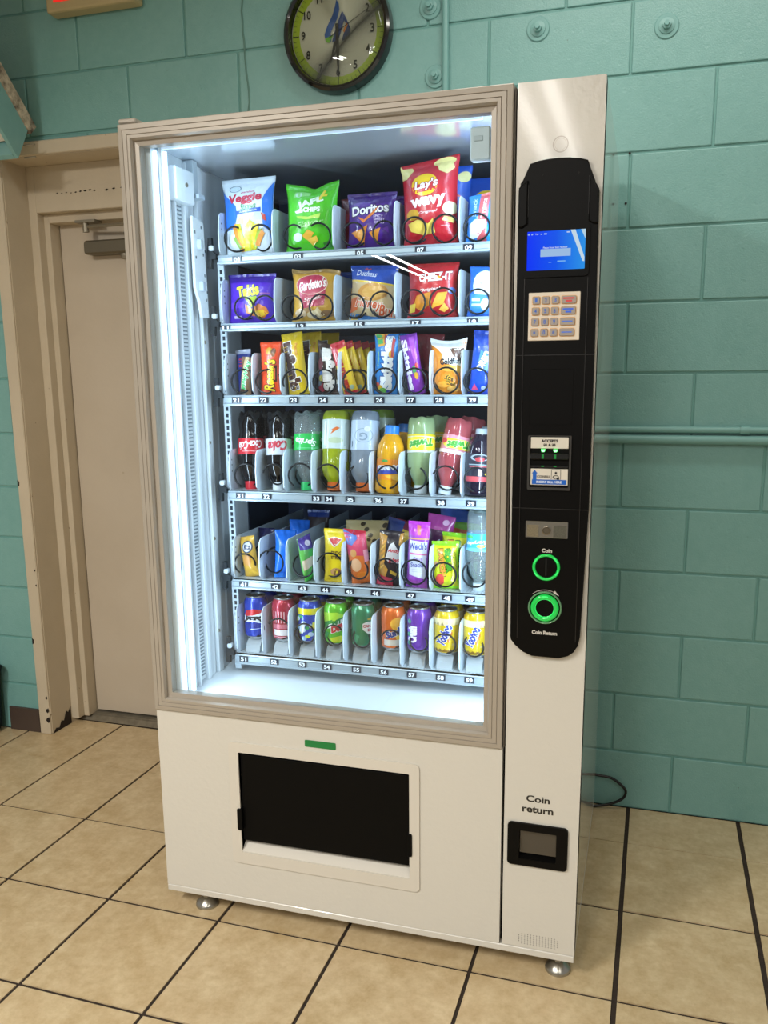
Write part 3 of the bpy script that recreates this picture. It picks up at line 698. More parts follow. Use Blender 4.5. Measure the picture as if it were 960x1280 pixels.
# keypad
kx0, kx1, kz0, kz1 = 0.942, 1.0455, 1.4775, 1.5725
bm = B(); box(bm, kx0, kx1, -0.0165, -0.012, kz0, kz1, bev=0.001)
kp = obj('keypad', bm, mat('keypad_cream', '#e4d9c8', 0.4), VM, label='cream keypad with grey backlit keys')
KEY = mat('key_grey', '#a39a92', 0.4); KG = mat('key_glow', '#e9b26c', 0.5, emit=0.12)
glyph = ['1', '2', '3', None, '4', '5', '6', None, '7', '8', '9', None, '*', '0', '#', None]
for rr in range(4):
    for c in range(4):
        x0, x1 = ((0.9495, 0.9645), (0.9690, 0.9840), (0.9880, 1.0030), (1.0075, 1.0370))[c]; x0 -= 0.0008 * (rr - 1); x1 -= 0.0008 * (rr - 1)
        zc = 1.557 - 0.0212 * rr
        bm = B(); prism(bm, rrect(x0 - .001, x1 + .001, zc - 0.0085, zc + 0.0085, 0.003, 2), -0.0170, -0.016, mi=1)
        prism(bm, rrect(x0, x1, zc - 0.0075, zc + 0.0075, 0.0025, 2), -0.0205, -0.0165, bev=0.0008)
        ko = obj('key', bm, [KEY, KG], kp)
        S = Flat(x0, x1, zc - 0.0075, zc + 0.0075, -0.0205); gl = glyph[rr * 4 + c]
        if gl: D = [('t', gl, 0, .5, .3, .55 if gl.isdigit() else .4, '#3a6fd6')]
        elif rr == 0: D = [('r', -.38, .58, .36, .78, '#e0434a'), ('r', -.2, .22, .22, .44, '#e0434a')]
        elif rr == 1: D = [('r', -.36, .58, .34, .78, '#3a6ff0'), ('r', -.18, .22, .22, .44, '#3a6ff0')]
        else: D = [('r', -.36, .42, .34, .58, '#5a7fe6'), ('p', [(-.38, .4), (-.3, .58), (-.22, .4)], '#5a7fe6')]
        # sub-part of the keypad: printed straight onto the key as a second mesh is a fourth level, so join it
        po = print_on('key', S, D, None, local=True)
        b2 = B(); b2.from_mesh(ko.data); n0 = len(b2.faces); b2.from_mesh(po.data); b2.faces.ensure_lookup_table()
        for f in b2.faces[n0:]: f.material_index += 2
        b2.to_mesh(ko.data); b2.free()
        for m_ in po.data.materials: ko.data.materials.append(m_)
        bpy.data.objects.remove(po)
# blank square, bill acceptor
sub('blank_cover', lambda bm: (prism(bm, rrect(0.948, 1.037, 1.306, 1.4205, 0.003, 2), -0.0150, -0.012, bev=0.0008), box(bm, 0.945, 1.040, -0.0145, -0.012, 1.3025, 1.4240)), BLACK)
bm = B(); ringprism(bm, rrect(0.9475, 1.0375, 1.170, 1.2845, 0.003, 3), rrect(0.9520, 1.0335, 1.1755, 1.2825, 0.002, 3), -0.0185, -0.012)
ba = obj('bill_acceptor', bm, [mat('bezel_dark_grey', '#3b3a38', 0.25)], VM, label='bill acceptor with lit green arrows')
bx0, bx1 = 0.952, 1.0335
bm = B(); box(bm, bx0, bx1, -0.0145, -0.012, 1.1755, 1.2825); obj('acceptor_face', bm, BLACK2, ba)
bm = B(); box(bm, bx0 + .001, bx1 - .001, -0.0225, -0.0145, 1.2345, 1.2475, bev=0.002); box(bm, bx0 + .001, bx1 - .001, -0.0205, -0.0145, 1.2175, 1.2225, bev=0.001); obj('slot_lip', bm, mat('lip_black', '#191a1a', 0.25), ba)
GLED = mat('green_led', '#c9ffd0', 0.4, emit=2.2, ecol='#4fff7a'); GDIM = mat('green_led_dim', '#0b7f33', 0.4, emit=0.25)
bm = B()
for x in (0.9795, 1.005): prism(bm, [(x - .0045, 1.2555), (x + .0045, 1.2555), (x + .0025, 1.2505), (x - .0025, 1.2505)], -0.0205, -0.0145); box(bm, x - 0.0022, x + 0.0022, -0.0229, -0.0224, 1.2365, 1.2455, mi=1); box(bm, x - 0.003, x + 0.003, -0.0209, -0.0204, 1.2195, 1.2215, mi=1)
obj('indicator_lamp', bm, [GLED, GDIM], ba)
bm = B(); box(bm, 0.9535, 1.0315, -0.0178, -0.0145, 1.2575, 1.2808, bev=0.0006); s1 = obj('price_sticker', bm, mat('sticker_white', '#d9d4c8', 0.4), ba)
# lettering joined to the sticker mesh (third level already)
def join_print(o, S, D):
    po = print_on('x', S, D, None, local=True)
    b2 = B(); b2.from_mesh(o.data); n0 = len(b2.faces); b2.from_mesh(po.data); b2.faces.ensure_lookup_table(); k = len(o.data.materials)
    for f in b2.faces[n0:]: f.material_index += k
    b2.to_mesh(o.data); b2.free()
    for m_ in po.data.materials: o.data.materials.append(m_)
    bpy.data.objects.remove(po)
join_print(s1, Flat(0.9535, 1.0315, 1.2575, 1.2808, -0.0178), [('t', 'ACCEPTS', 0, .68, .45, .26, '#17120e', 0, None, 0, .05), ('t', '$1 & $5', 0, .31, .32, .26, '#17120e', 0, None, 0, .05)])
bm = B(); box(bm, 0.9545, 1.0320, -0.0178, -0.0145, 1.1805, 1.2150, bev=0.0006); s2 = obj('insert_sticker', bm, mat('sticker_white', '#d9d4c8', 0.4), ba)
join_print(s2, Flat(0.9545, 1.0320, 1.1805, 1.2150, -0.0178), [('r', -.46, .05, .46, .34, '#1c63c4'), ('r', -.44, .3, -.34, .72, '#1c63c4'), ('p', [(-.47, .70), (-.39, .93), (-.31, .70)], '#1c63c4'),
    ('t', 'INSERT BILL HERE', .0, .195, .68, .15, '#dfe9f7', 0, None, 0, .04), ('t', 'COINBILL', -.14, .52, .36, .16, '#24262a'), ('r', .055, .36, .065, .98, '#3b3d40'), ('r', .30, .36, .31, .98, '#3b3d40'), ('r', .055, .96, .31, .98, '#3b3d40'), ('e', .18, .76, .03, .07, '#222428'), ('ring', .18, .5, .085, .12, .25, '#222428'), ('e', .235, .42, .04, .07, '#222428')])
# lock plate
bm = B(); box(bm, 0.946, 1.0355, -0.0165, -0.012, 1.0665, 1.1025, bev=0.001); lp = obj('lock_plate', bm, STEEL, VM, label='steel lock plate')
bm = B(); lathe(bm, [(0.0095, 0.0165), (0.0095, 0.019), (0.0075, 0.0195), (0.0065, 0.018), (0.002, 0.018)], 20, (0.9905, 0, 1.0835), 'y'); obj('lock_cylinder', bm, mat('lock_brass_grey', '#7d7668', 0.3, 0.8), lp, smooth=True)
bm = B(); box(bm, 0.9495, 0.974, -0.0172, -0.016, 1.0690, 1.0945); obj('lock_inset', bm, mat('worn_lock_inset', '#8f8670', 0.5, 0.6, mottle=[(400, '#6f6955', 0.8)]), lp)
bm = B(); box(bm, 1.005, 1.033, -0.0172, -0.016, 1.0690, 1.0945); obj('lock_inset', bm, mat('worn_lock_inset2', '#6a6a60', 0.5, 0.6, mottle=[(400, '#4d4f48', 0.8)]), lp)
def dome_ring(bm, x, z, r0, r1, h):
    n = 40; pr = [(r1, 0.013), (r1, 0.013 + h * .6), (r1 - (r1 - r0) * .3, 0.013 + h), (r0 + (r1 - r0) * .3, 0.013 + h), (r0, 0.013 + h * .5), (r0, 0.013)]
    rg = [[bm.verts.new((x + a * math.cos(2 * PI * i / n), -q, z + a * math.sin(2 * PI * i / n))) for i in range(n)] for a, q in pr]
    for a, b in zip(rg, rg[1:]):
        for i in range(n): bm.faces.new((a[i], a[(i + 1) % n], b[(i + 1) % n], b[i]))
GR = mat('green_ring', '#15a845', 0.2, emit=0.42, ecol='#12c84a', coat=0.6)
GR2 = mat('green_ring_bright', '#2fe069', 0.2, emit=0.5, ecol='#2fe069')
bm = B(); dome_ring(bm, 0.992, 1.0025, 0.0232, 0.0295, 0.005); cs = obj('coin_slot', bm, GR, VM, smooth='all', label='green lit ring round the coin slot')
bm = B(); lathe(bm, [(0.0232, 0.0125), (0.022, 0.0165), (0.006, 0.0175)], 32, (0.992, 0, 1.0025), 'y'); cs2 = obj('slot_disc', bm, BLACK, cs, smooth=True)
bm = B(); box(bm, 0.9905, 0.9935, -0.0182, -0.017, 0.985, 1.021); obj('slot_opening', bm, GAPM, cs)
for a in (40, 150, 215, 335):
    bm = B(); aa = [math.radians(a + t) for t in (-14, -7, 0, 7, 14)]
    tube(bm, [(0.992 + 0.0265 * math.cos(t), -0.0178, 1.0025 + 0.0265 * math.sin(t)) for t in aa], 0.0016, 6)
    obj('ring_light', bm, GR2, cs)
bm = B(); dome_ring(bm, 0.9915, 0.9125, 0.0195, 0.0300, 0.009); rb = obj('return_button', bm, GR, VM, smooth='all', label='green lit ring round the coin return button')
bm = B(); dome_ring(bm, 0.9915, 0.9125, 0.0325, 0.0365, 0.005); obj('outer_ring', bm, mat('clear_green_rim', '#5f8f6a', 0.15, coat=0.6), rb, smooth='all')
bm = B(); lathe(bm, [(0.0195, 0.0125), (0.019, 0.0175), (0.005, 0.0165)], 32, (0.9915, 0, 0.9125), 'y'); obj('button_cap', bm, BLACK, rb, smooth=True)
bm = B(); tube(bm, [(0.9915 + 0.0202 * math.cos(2 * PI * i / 40), -0.0185, 0.9125 + 0.0202 * math.sin(2 * PI * i / 40)) for i in range(41)], 0.001, 6); obj('ring_light', bm, GR2, rb)
bm = B(); tube(bm, [(0.9915 + 0.026 * math.cos(math.radians(t)), -0.0215, 0.9125 + 0.026 * math.sin(math.radians(t))) for t in (75, 82, 90, 98, 105)], 0.002, 6); obj('ring_light', bm, GR2, rb)
px0, px1, pz0, pz1 = 0.9165, 1.0765, 0.80, 1.82
nx = lambda x: (x - (px0 + px1) / 2) / (px1 - px0); nz = lambda z: (z - pz0) / (pz1 - pz0)
arc = []
for t in range(0, 11): a = math.radians(132 - t * 8.4); arc.append((nx(0.9915 + 0.0405 * math.cos(a)), nz(0.9125 + 0.0405 * math.sin(a))))
for t in range(10, -1, -1): a = math.radians(132 - t * 8.4); arc.append((nx(0.9915 + 0.0395 * math.cos(a)), nz(0.9125 + 0.0395 * math.sin(a))))
PF_ = Flat(px0, px1, pz0, pz1, -0.014)
print_on('coin_lettering', PF_, [('t', 'Coin', nx(0.9925), nz(1.0390), .022 / .16, .0085 / 1.02, '#c9c6c0', 0, None, 0, .04)], CP, local=False)
print_on('coin_return_lettering', PF_, [('t', 'Coin Return', nx(0.992), nz(0.8560), .0545 / .16, .0088 / 1.02, '#c9c6c0', 0, None, 0, .04)], CP, local=False)
print_on('turn_arrow', PF_, [('p', arc, '#b9b6b0'), ('p', [(nx(1.012), nz(0.9515)), (nx(1.0215), nz(0.9405)), (nx(1.009), nz(0.9455))], '#c9c6c0')], CP, local=False)
print_on('push_lettering', PF_, [('t', 'COIN RETURN', nx(0.9905), nz(0.9485), .026 / .16, .003 / 1.02, '#8d8a85')], CP, local=False)

# ------------------------------------------------------------------ trays
TY = 0.21; TXA, TXB = 0.1265, 0.8345
RT = [1.712, 1.545, 1.364, 1.114, 0.872, 0.660]; RB = [1.690, 1.5255, 1.338, 1.089, 0.848, 0.634]
DH = [1.823, 1.660, 1.475, 1.226, 0.990, 0.798]
wide = [0.275, 0.4345, 0.5895, 0.747]
nine = [0.127 + 0.0785 * i for i in range(1, 9)]
TRAYM = mat('tray_grey_white', '#9aa6ad', 0.35, 0.25); LIP = mat('tray_white', '#d6dee2', 0.35); DIV = mat('divider_white', '#ccd7e0', 0.35)
BASE = mat('tray_base', '#c2cacd', 0.4, 0.2); WIRE = mat('black_coil_wire', '#1d1f21', 0.3, 0.5); PLATE = '#1d2230'
LABELS = [[(.180, '01'), (.345, '03'), (.507, '05'), (.656, '07'), (.771, '09')], [(.141, '11'), (.347, '13'), (.502, '15'), (.644, '17'), (.782, '19')],
    [(.162, '21'), (.239, '22'), (.323, '23'), (.402, '24'), (.472, '25'), (.551, '26'), (.631, '27'), (.702, '28'), (.784, '29')],
    [(.162, '31'), (.238, '32'), (.378, '33'), (.413, '34'), (.470, '35'), (.545, '36'), (.612, '37'), (.708, '38'), (.783, '39')],
    [(.160, '41'), (.254, '42'), (.333, '43'), (.396, '44'), (.463, '45'), (.535, '46'), (.630, '47'), (.724, '48'), (.783, '49')],
    [(.151, '51'), (.242, '52'), (.324, '53'), (.396, '54'), (.479, '55'), (.555, '56'), (.631, '57'), (.708, '58'), (.783, '59')]]
# coil: x, z, radius, angle (deg, seen from the front) where the wire ends
COILS = [[(.168, 1.752, .029, 60), (.240, 1.752, .030, 140), (.328, 1.750, .027, 40), (.395, 1.748, .029, 130), (.485, 1.746, .027, 0), (.562, 1.746, .027, 0), (.637, 1.748, .029, 0), (.712, 1.748, .031, 0), (.787, 1.746, .030, 0)],
    [(.187, 1.583, .027, 0), (.244, 1.582, .030, 0), (.320, 1.581, .029, 0), (.397, 1.580, .030, 0), (.484, 1.579, .028, 0), (.555, 1.581, .030, 0), (.634, 1.582, .030, 0), (.707, 1.582, .032, 0), (.791, 1.580, .028, 0)],
    [(.171, 1.400, .030, 310), (.241, 1.399, .030, 300), (.320, 1.398, .031, 205), (.401, 1.397, .030, 0), (.481, 1.397, .029, 0), (.560, 1.398, .031, 0), (.636, 1.398, .030, 0), (.716, 1.397, .031, 0), (.790, 1.397, .030, 0)],
    [(.170, 1.154, .030, 250), (.252, 1.158, .028, 170), (.326, 1.158, .031, 240), (.405, 1.158, .031, 150), (.486, 1.160, .029, 20), (.566, 1.160, .029, 0), (.637, 1.160, .029, 60), (.714, 1.160, .031, 160), (.792, 1.160, .029, 0)],
    [(.154, .914, .026, 250), (.236, .922, .033, 160), (.328, .918, .031, 10), (.404, .922, .034, 165), (.482, .918, .028, 40), (.560, .918, .031, 0), (.634, .917, .033, 0), (.711, .915, .032, 0), (.790, .920, .032, 20)],
    [(.177, .735, .029, 150), (.252, .735, .031, 150), (.328, .730, .028, 0), (.412, .732, .028, 0), (.488, .730, .026, 30), (.571, .732, .027, 160), (.644, .732, .025, 40), (.714, .732, .028, 150), (.789, .732, .027, 30)]]
CM = {}
def coil_mesh(R, end, hand, pitch=0.062, turns=5.3):
    k = (R, end, hand)
    if k not in CM:
        bm = B(); pts = []; n = int(turns * 26)
        a0 = math.radians(end if end else 262)
        for i in range(n + 1):
            t = i / 26; a = a0 + hand * 2 * PI * t
            y = 0.003 + (0.10 * pitch * t if t < .9 else 0.09 * pitch + pitch * (t - .9)) if end == 0 else 0.003 + pitch * t * (0.35 if t < .5 else 1) - (0 if t < .5 else 0.325 * pitch)
            pts.append((R * math.cos(a), y, R * math.sin(a)))
        tube(bm, pts, 0.0025, 5); me = bpy.data.meshes.new('coil'); bm.to_mesh(me); bm.free(); me.materials.append(WIRE)
        me.polygons.foreach_set('use_smooth', [True] * len(me.polygons)); CM[k] = me
    return CM[k]
def div_mesh(h, hole=False):
    bm = B(); y0, y1 = 0.0, 0.50; r_ = 0.020
    pts = [(y1, 0), (y1, h)] + [(y0 + 0.004 + r_ - r_ * math.sin(math.radians(t)), h - 0.004 - r_ + r_ * math.cos(math.radians(t))) for t in range(0, 91, 15)] + [(y0, h * .45), (y0 + 0.002, 0.012), (y0 + 0.016, 0)]
    prism(bm, pts, -0.0014, 0.0014, axis='x', bev=0.0006)
    if hole:
        for z in (h * .45, h * .6, h * .72): lathe_x(bm, 0.0015, 0.016, z)
    me = bpy.data.meshes.new('divider'); bm.to_mesh(me); bm.free(); me.materials.append(DIV); me.materials.append(GAPM); return me
def lathe_x(bm, x, y, z):
    vs_ = [bm.verts.new((x + 0.0002, y + a, z + b)) for a, b in circ(0, 0, 0.0022, n=8)]; f = bm.faces.new(vs_); f.material_index = 1
LM = {}
for ti in range(6):
    zt, zb = RT[ti], RB[ti]
    bm = B()
    # rolled front rail: lip, sloping face, foot lip
    prism(bm, [(TY - 0.001, zt), (TY - 0.003, zt - 0.003), (TY - 0.0005, zt - 0.006), (TY - 0.002, zb + 0.007), (TY - 0.007, zb + 0.004), (TY - 0.007, zb), (TY + 0.012, zb), (TY + 0.012, zt)], TXA, TXB, axis='x')
    box(bm, TXA, TXB, TY + 0.012, TY + 0.50, zt - 0.012, zt - 0.009, mi=1); box(bm, TXA, TXA + 0.0015, TY + 0.01, TY + 0.50, zt - 0.012, zt + 0.03, mi=1); box(bm, TXB - 0.0015, TXB, TY + 0.01, TY + 0.50, zt - 0.012, zt + 0.03, mi=1)
    box(bm, TXA, TXB, TY + 0.0, TY + 0.50, zt - 0.002, zt, mi=1)
    tr = obj('tray', bm, [TRAYM, BASE], VM)
    if ti >= 3:
        bm = B()
        for dvx in range(9):
            for i in range(6):
                for j in range(9):
                    x = TXA + 0.0785 * dvx + 0.014 + i * 0.0095; y = TY + 0.018 + j * 0.010
                    vs_ = [bm.verts.new((x + a, y + b, zt + 0.0003)) for a, b in circ(0, 0, 0.0016, n=5)]; bm.faces.new(vs_)
        obj('drain_hole', bm, GAPM, tr, kind='stuff')
    xs = [TXA + 0.002] + (wide if ti < 2 else nine) + [TXB - 0.002]
    dm = div_mesh(DH[ti] - zt); dh = div_mesh(DH[ti] - zt, True)
    for i, x in enumerate(xs): inst('divider', dh if i == 0 else dm, tr, (x, TY + 0.003, zt))
    for i, (x, z, R, e) in enumerate(COILS[ti]):
        hand = 1 if (ti < 2 and i % 2 == 0 and i < 8) else -1
        inst('spiral_coil', coil_mesh(R, e, hand), tr, (x, TY + 0.006, max(z, zt + R + 0.003)))
    for x, s in LABELS[ti]:
        zc = zt - 0.0125
        if s not in LM:
            bm = B(); box(bm, -0.0125, 0.0125, -0.0006, 0.001, -0.0077, 0.0077)
            o = obj('number_label', bm, ink(PLATE)); join_print(o, Flat(-0.0125, 0.0125, -0.0077, 0.0077, -0.0006), [('t', s, 0, .5, .68, .72, '#e9eef2', 0, None, 0, .03)])
            LM[s] = o.data; bpy.data.objects.remove(o)
        inst('number_label', LM[s], tr, (x, TY - 0.0035, zc))
    bm = B(); prism(bm, [(0.097, zt + 0.045), (0.106, zt + 0.045), (0.107, zt + 0.012), (0.118, zt + 0.004), (0.118, zt - 0.008), (0.105, zt - 0.006), (0.104, zt - 0.03), (0.093, zt - 0.028), (0.093, zt + 0.008)], TY + 0.004, TY + 0.016, bev=0.001)
    obj('tray_latch', bm, mat('latch_black', '#24282b', 0.4), tr, label='black tray latch')
    bm = B(); box(bm, 0.099, 0.112, TY, TY + 0.018, zt + 0.013, zt + 0.026, bev=0.003); obj('latch_knob', bm, LIP, tr, label='white latch knob')
# ------------------------------------------------------------------ products
sc.cycles.transparent_max_bounces = 24
sc.cycles.use_denoising = True
class BagS:
    """front of a pillow pouch: W x H, depth d; origin at the middle of its bottom edge, front towards -y"""
    def __init__(s, w, h, d, seed=1, wr=1.0, pinch=0.08, top=None, taper=0.0):
        s.W, s.H, s.d, s.wr, s.pinch, s.top, s.taper = w, h, d, wr, pinch, top, taper
        rn = random.Random(seed); s.ph = [(rn.uniform(-1, 1) * 70, rn.uniform(-1, 1) * 70, rn.uniform(0, 6.28)) for _ in range(4)]
        s.us = [-1 + 2 * i / 16 for i in range(17)]; s.vs = [j / 20 for j in range(21)]
        s.cx = [u * w / 2 for u in s.us[1:-1]]; s.cz = [v * h for v in s.vs[1:-1]]
    def sv(s, v):
        a = max(0.0, min(1.0, (v - 0.035) / 0.25)); b = max(0.0, min(1.0, (0.95 - v) / 0.3)); return (math.sin(a * PI / 2) * math.sin(b * PI / 2)) ** 0.75
    def pt(s, u, v, side, off=0.0):
        u = max(-1.0, min(1.0, u)); v = max(0.0, min(1.0, v)); S = s.sv(v)
        T = s.d / 2 * max(0.0, 1 - abs(u) ** 2.3) ** 0.65 * S
        x0, z0 = u * s.W / 2, v * s.H
        wv = sum(math.sin(a * x0 + b * z0 + c) for a, b, c in s.ph) * 0.0007 * s.wr * (0.25 + S) * (1 - u * u) ** 0.3 if abs(u) < 1 else 0
        # creases running in from the seals
        edge = max(0.0, 1 - abs(v - 0.93) / 0.18) + max(0.0, 1 - abs(v - 0.06) / 0.16)
        wv += 0.0011 * s.wr * edge * math.sin(x0 * 330 + s.ph[0][2]) * (1 - abs(u))
        x = x0 * (1 - s.pinch * S) * (1 + s.taper * (v - 0.5))
        zz = z0 + (s.top(u) * v ** 5 if s.top else 0)
        return (x, side * (T + 0.0006) + wv + side * off, zz)
    def map(s, x, z, off): return s.pt(2 * x / s.W, z / s.H, -1, off)
def foil(h): return mat('foil_%s' % h.strip('#'), h, 0.3, coat=0.35, crough=0.12, bump=[(38, 0.003, 'noise')])
def fink(h): return mat('foilink_%s' % h.strip('#'), h, 0.3, coat=0.35, crough=0.12, bump=[(38, 0.003, 'noise')])
def place(o, x, y, z, lean, roll, yaw):
    o.location = (x, y, z); o.rotation_euler = (math.radians(-lean), math.radians(roll), math.radians(yaw)); o.rotation_mode = 'XYZ'
def bag(name, label, cat, group, x, z, w, h, d, base, decals, y=0.25, lean=5, roll=0, yaw=0, seed=1, **k):
    S = BagS(w, h, d, seed, **k); bm = B()
    for side in (-1, 1):
        g = [[bm.verts.new(S.pt(u, v, side)) for u in S.us] for v in S.vs]
        for a, b in zip(g, g[1:]):
            for i in range(16): bm.faces.new((a[i], a[i + 1], b[i + 1], b[i]) if side < 0 else (a[i + 1], a[i], b[i], b[i + 1]))
    bmesh.ops.remove_doubles(bm, verts=bm.verts[:], dist=0.00005)
    # close the thin rim between the two sheets
    es = [e for e in bm.edges if e.is_boundary]
    bmesh.ops.bridge_loops(bm, edges=es)
    o = obj(name, bm, foil(base), smooth='all'); tag(o, label, cat, group); place(o, x, y, z, lean, roll, yaw)
    if decals: print_on('printed_front', S, decals, o, matf=fink)
    return o
def behind(o, label, dx=0.0, dy=0.08, dz=0.0, droll=0.0, group=None):
    """another of the same kind, further back in the lane"""
    c = o.copy(); COL.objects.link(c); c.location = o.location + Vector((dx, dy, dz)); c['label'] = label
    c.rotation_euler.y += math.radians(droll)
    if group: c['group'] = group
    for ch in o.children:
        d = ch.copy(); COL.objects.link(d); d.parent = c
        for g in ch.children:
            e = g.copy(); COL.objects.link(e); e.parent = d
    return c
Z = [t + 0.0006 for t in RT]
SN = 'snack bags on the upper two shelves'; CN = 'candy and snack packs on the third shelf'; BN_ = 'bottles on the fourth shelf'; FN = 'snack packs on the fifth shelf'; KN = 'cans on the lowest shelf'
# ---- top shelf
straws = [('p', [(-.30, .37), (-.22, .41), (-.06, .06), (-.16, .05)], '#e8963c'), ('p', [(-.22, .40), (-.12, .40), (.0, .08), (-.08, .05)], '#e2d62a'), ('p', [(-.03, .36), (.08, .43), (.06, .06), (-.05, .06)], '#f0e03a'),
    ('p', [(.08, .44), (.18, .40), (.10, .07), (.02, .06)], '#c9cf35'), ('p', [(.18, .38), (.28, .39), (.16, .07), (.06, .08)], '#f3d630'), ('p', [(.24, .30), (.34, .33), (.18, .08), (.10, .06)], '#a9c53a'), ('p', [(.32, .32), (.38, .26), (.24, .10), (.16, .12)], '#e89a48'), ('p', [(-.29, .22), (-.23, .24), (-.12, .10), (-.17, .08)], '#8fb552')]
bag('snack_bag', 'white and blue bag of vegetable straws at the left end of the top shelf', 'snack bag', SN, .197, Z[0], .142, .190, .045, '#dbe4ea', [
    ('p', [(-.5, .86), (-.46, .80), (-.20, .63), (-.18, .50), (-.24, .38), (-.30, .34), (-.42, .33), (-.5, .33)], '#2f76d8'), ('p', [(.5, .93), (.42, .84), (.33, .70), (.32, .5), (.34, .35), (.46, .3), (.5, .06)], '#2f76d8'),
    ('p', [(.34, .35), (.46, .32), (.5, .10), (.5, .4)], '#2f76d8'), ('ring', -.22, .855, .125, .046, .12, '#5f7f8f'), ('e', -.22, .855, .09, .03, '#c9dbe2'),
    ('t', 'garden', .03, .800, .26, .035, '#d46f86', 3, None, .3), ('t', 'Veggie', -.02, .715, .68, .145, '#c9304a', 3, None, .1, .035), ('t', 'Straws', .05, .615, .33, .085, '#3f9a5f', 5, None, .35, .02),
    ('p', [(-.20, .515), (.30, .545), (.30, .595), (-.20, .56)], '#2b5fc9'), ('t', 'Zesty Ranch', .05, .553, .36, .032, '#d6e4f6', 4), ('e', -.03, .44, .14, .05, '#eee59a'), ('e', .27, .49, .10, .05, '#c9d4d8'), ('p', [(.30, .53), (.38, .50), (.40, .42), (.34, .44)], '#c9483c')] + straws, seed=3, lean=4, taper=.10, roll=-1.0)
bag('snack_bag', 'lime green chip bag with white lettering, second along the top shelf', 'snack bag', SN, .366, Z[0], .140, .160, .05, '#4fc41c', [
    ('p', [(-.34, .80), (.0, .84), (.02, .90), (-.3, .89)], '#8fd77a'), ('e', -.22, .845, .07, .04, '#bfe3c8'), ('p', [(.14, .72), (.26, .90), (.30, .88), (.20, .70)], '#e8d23a'), ('p', [(.18, .80), (.34, .84), (.33, .80)], '#e8d23a'),
    ('t', 'JAFL', .02, .715, .52, .13, '#e6f3e2', 14, None, 0, .05), ('t', 'CHIPS', .06, .61, .34, .075, '#f0f7ec', 0, None, 0, .05), ('p', [(-.30, .60), (-.10, .62), (-.12, .57), (-.26, .565)], '#eef6ea'),
    ('p', [(-.26, .53), (.0, .50), (.24, .55), (.22, .48), (-.04, .46), (-.22, .49)], '#b6e04a'), ('t', 'Flavor', .02, .405, .56, .09, '#b9ecA0', 8, None, .4, .0), ('e', -.22, .21, .10, .06, '#c8e2d8'), ('p', [(-.12, .22), (.0, .31), (.12, .26), (.02, .16), (-.06, .17)], '#e3a93a'), ('p', [(-.03, .17), (.16, .22), (.18, .15), (.06, .085)], '#eec04a'), ('p', [(.26, .12), (.40, .16), (.42, .06), (.28, .05)], '#3c8f3a')],
    seed=11, lean=5, wr=1.7, top=lambda u: .010 * abs(u) ** 1.5 - .008 * math.exp(-((u - .12) / .28) ** 2))
DO = bag('snack_bag', 'purple tortilla chip bag with orange chips printed on it, on the top shelf', 'snack bag', SN, .520, Z[0], .126, .134, .045, '#4b1a86', [
    ('p', [(-.5, 1), (.5, 1), (.5, .82), (.2, .76), (-.2, .84), (-.5, .78)], '#37136b'), ('t', 'Doritos', .0, .685, .80, .17, '#f0eef4', 4, '#12081f', 0, .03), ('p', [(-.26, .56), (-.1, .50), (.22, .74), (.10, .58), (-.12, .44)], '#d8731f'),
    ('t', 'SPICY', .20, .545, .20, .045, '#e9d9f2'), ('t', 'SWEET', .22, .490, .22, .045, '#e9d9f2'), ('t', 'CHILI', .22, .435, .20, .045, '#e9d9f2'),
    ('p', [(-.42, .30), (-.16, .34), (-.02, .40), (-.12, .06)], '#e3892c'), ('p', [(-.38, .29), (-.12, .33), (-.13, .12)], '#f0a84c'), ('p', [(.02, .26), (.26, .34), (.16, .07)], '#e59334'), ('p', [(.30, .32), (.42, .25), (.40, .38)], '#6c2fa6')], seed=21, lean=6, wr=1.6, y=.252)
lays = [('e', -.06, .695, .245, .13, '#f2c81e'), ('p', [(-.33, .665), (-.20, .70), (.20, .735), (.22, .79), (.27, .735), (.25, .66), (.40, .60), (.2, .63), (-.1, .61), (-.28, .60)], '#c71f2d'), ('t', "Lay's", -.03, .690, .44, .125, '#f7f1ee', 6, '#a01422', .15, .03)]
LA = bag('snack_bag', 'tall red bag of wavy potato chips on the top shelf', 'snack bag', SN, .671, Z[0], .140, .196, .055, '#c01f2e', [
    ('p', [(-.5, 1), (-.5, .80), (-.40, .795), (-.26, .90), (-.30, .945), (-.46, .955)], '#e6d78a'), ('e', .26, .945, .19, .05, '#e3d488'), ('p', [(.10, .965), (.40, .95), (.45, .86), (.34, .80), (.2, .84)], '#ead98f')] + lays + [
    ('t', 'wavy', .0, .485, .66, .145, '#f6eeee', 5, None, 0, .05), ('t', 'Original', .0, .375, .36, .04, '#f3d6d6', 4, None, .3),
    ('e', -.30, .36, .13, .065, '#d9a52e'), ('e', .40, .41, .13, .075, '#d8d6b0'), ('p', [(-.40, .26), (-.2, .30), (.0, .24), (.10, .30), (.12, .14), (-.1, .12), (-.34, .17)], '#e7c95a'), ('p', [(.26, .27), (.46, .24), (.48, .30), (.3, .32)], '#e6d47c'), ('r', .24, .21, .40, .215, '#e6b6b6')], seed=31, lean=3, roll=-1.5, taper=.06, top=lambda u: .008 * u)
bag('snack_bag', 'light blue snack pouch with a pink stripe at the right end of the top shelf', 'snack bag', SN, .792, Z[0], .072, .112, .03, '#2b7fd0', [
    ('r', -.10, 0, .22, 1, '#c45a5e'), ('p', [(-.34, .05), (-.42, .34), (-.24, .44), (.16, .44), (.18, .30), (-.08, .10)], '#d9e3ea'), ('t', 'Snack', -.27, .70, .40, .16, '#bcd7f0', 90), ('t', 'Treats', .06, .68, .40, .16, '#f0e2e2', 90), ('p', [(.22, 0), (.5, 0), (.5, .9), (.3, .86)], '#2a9be6')], seed=41, lean=4, roll=4, y=.24, top=lambda u: .008 * u)
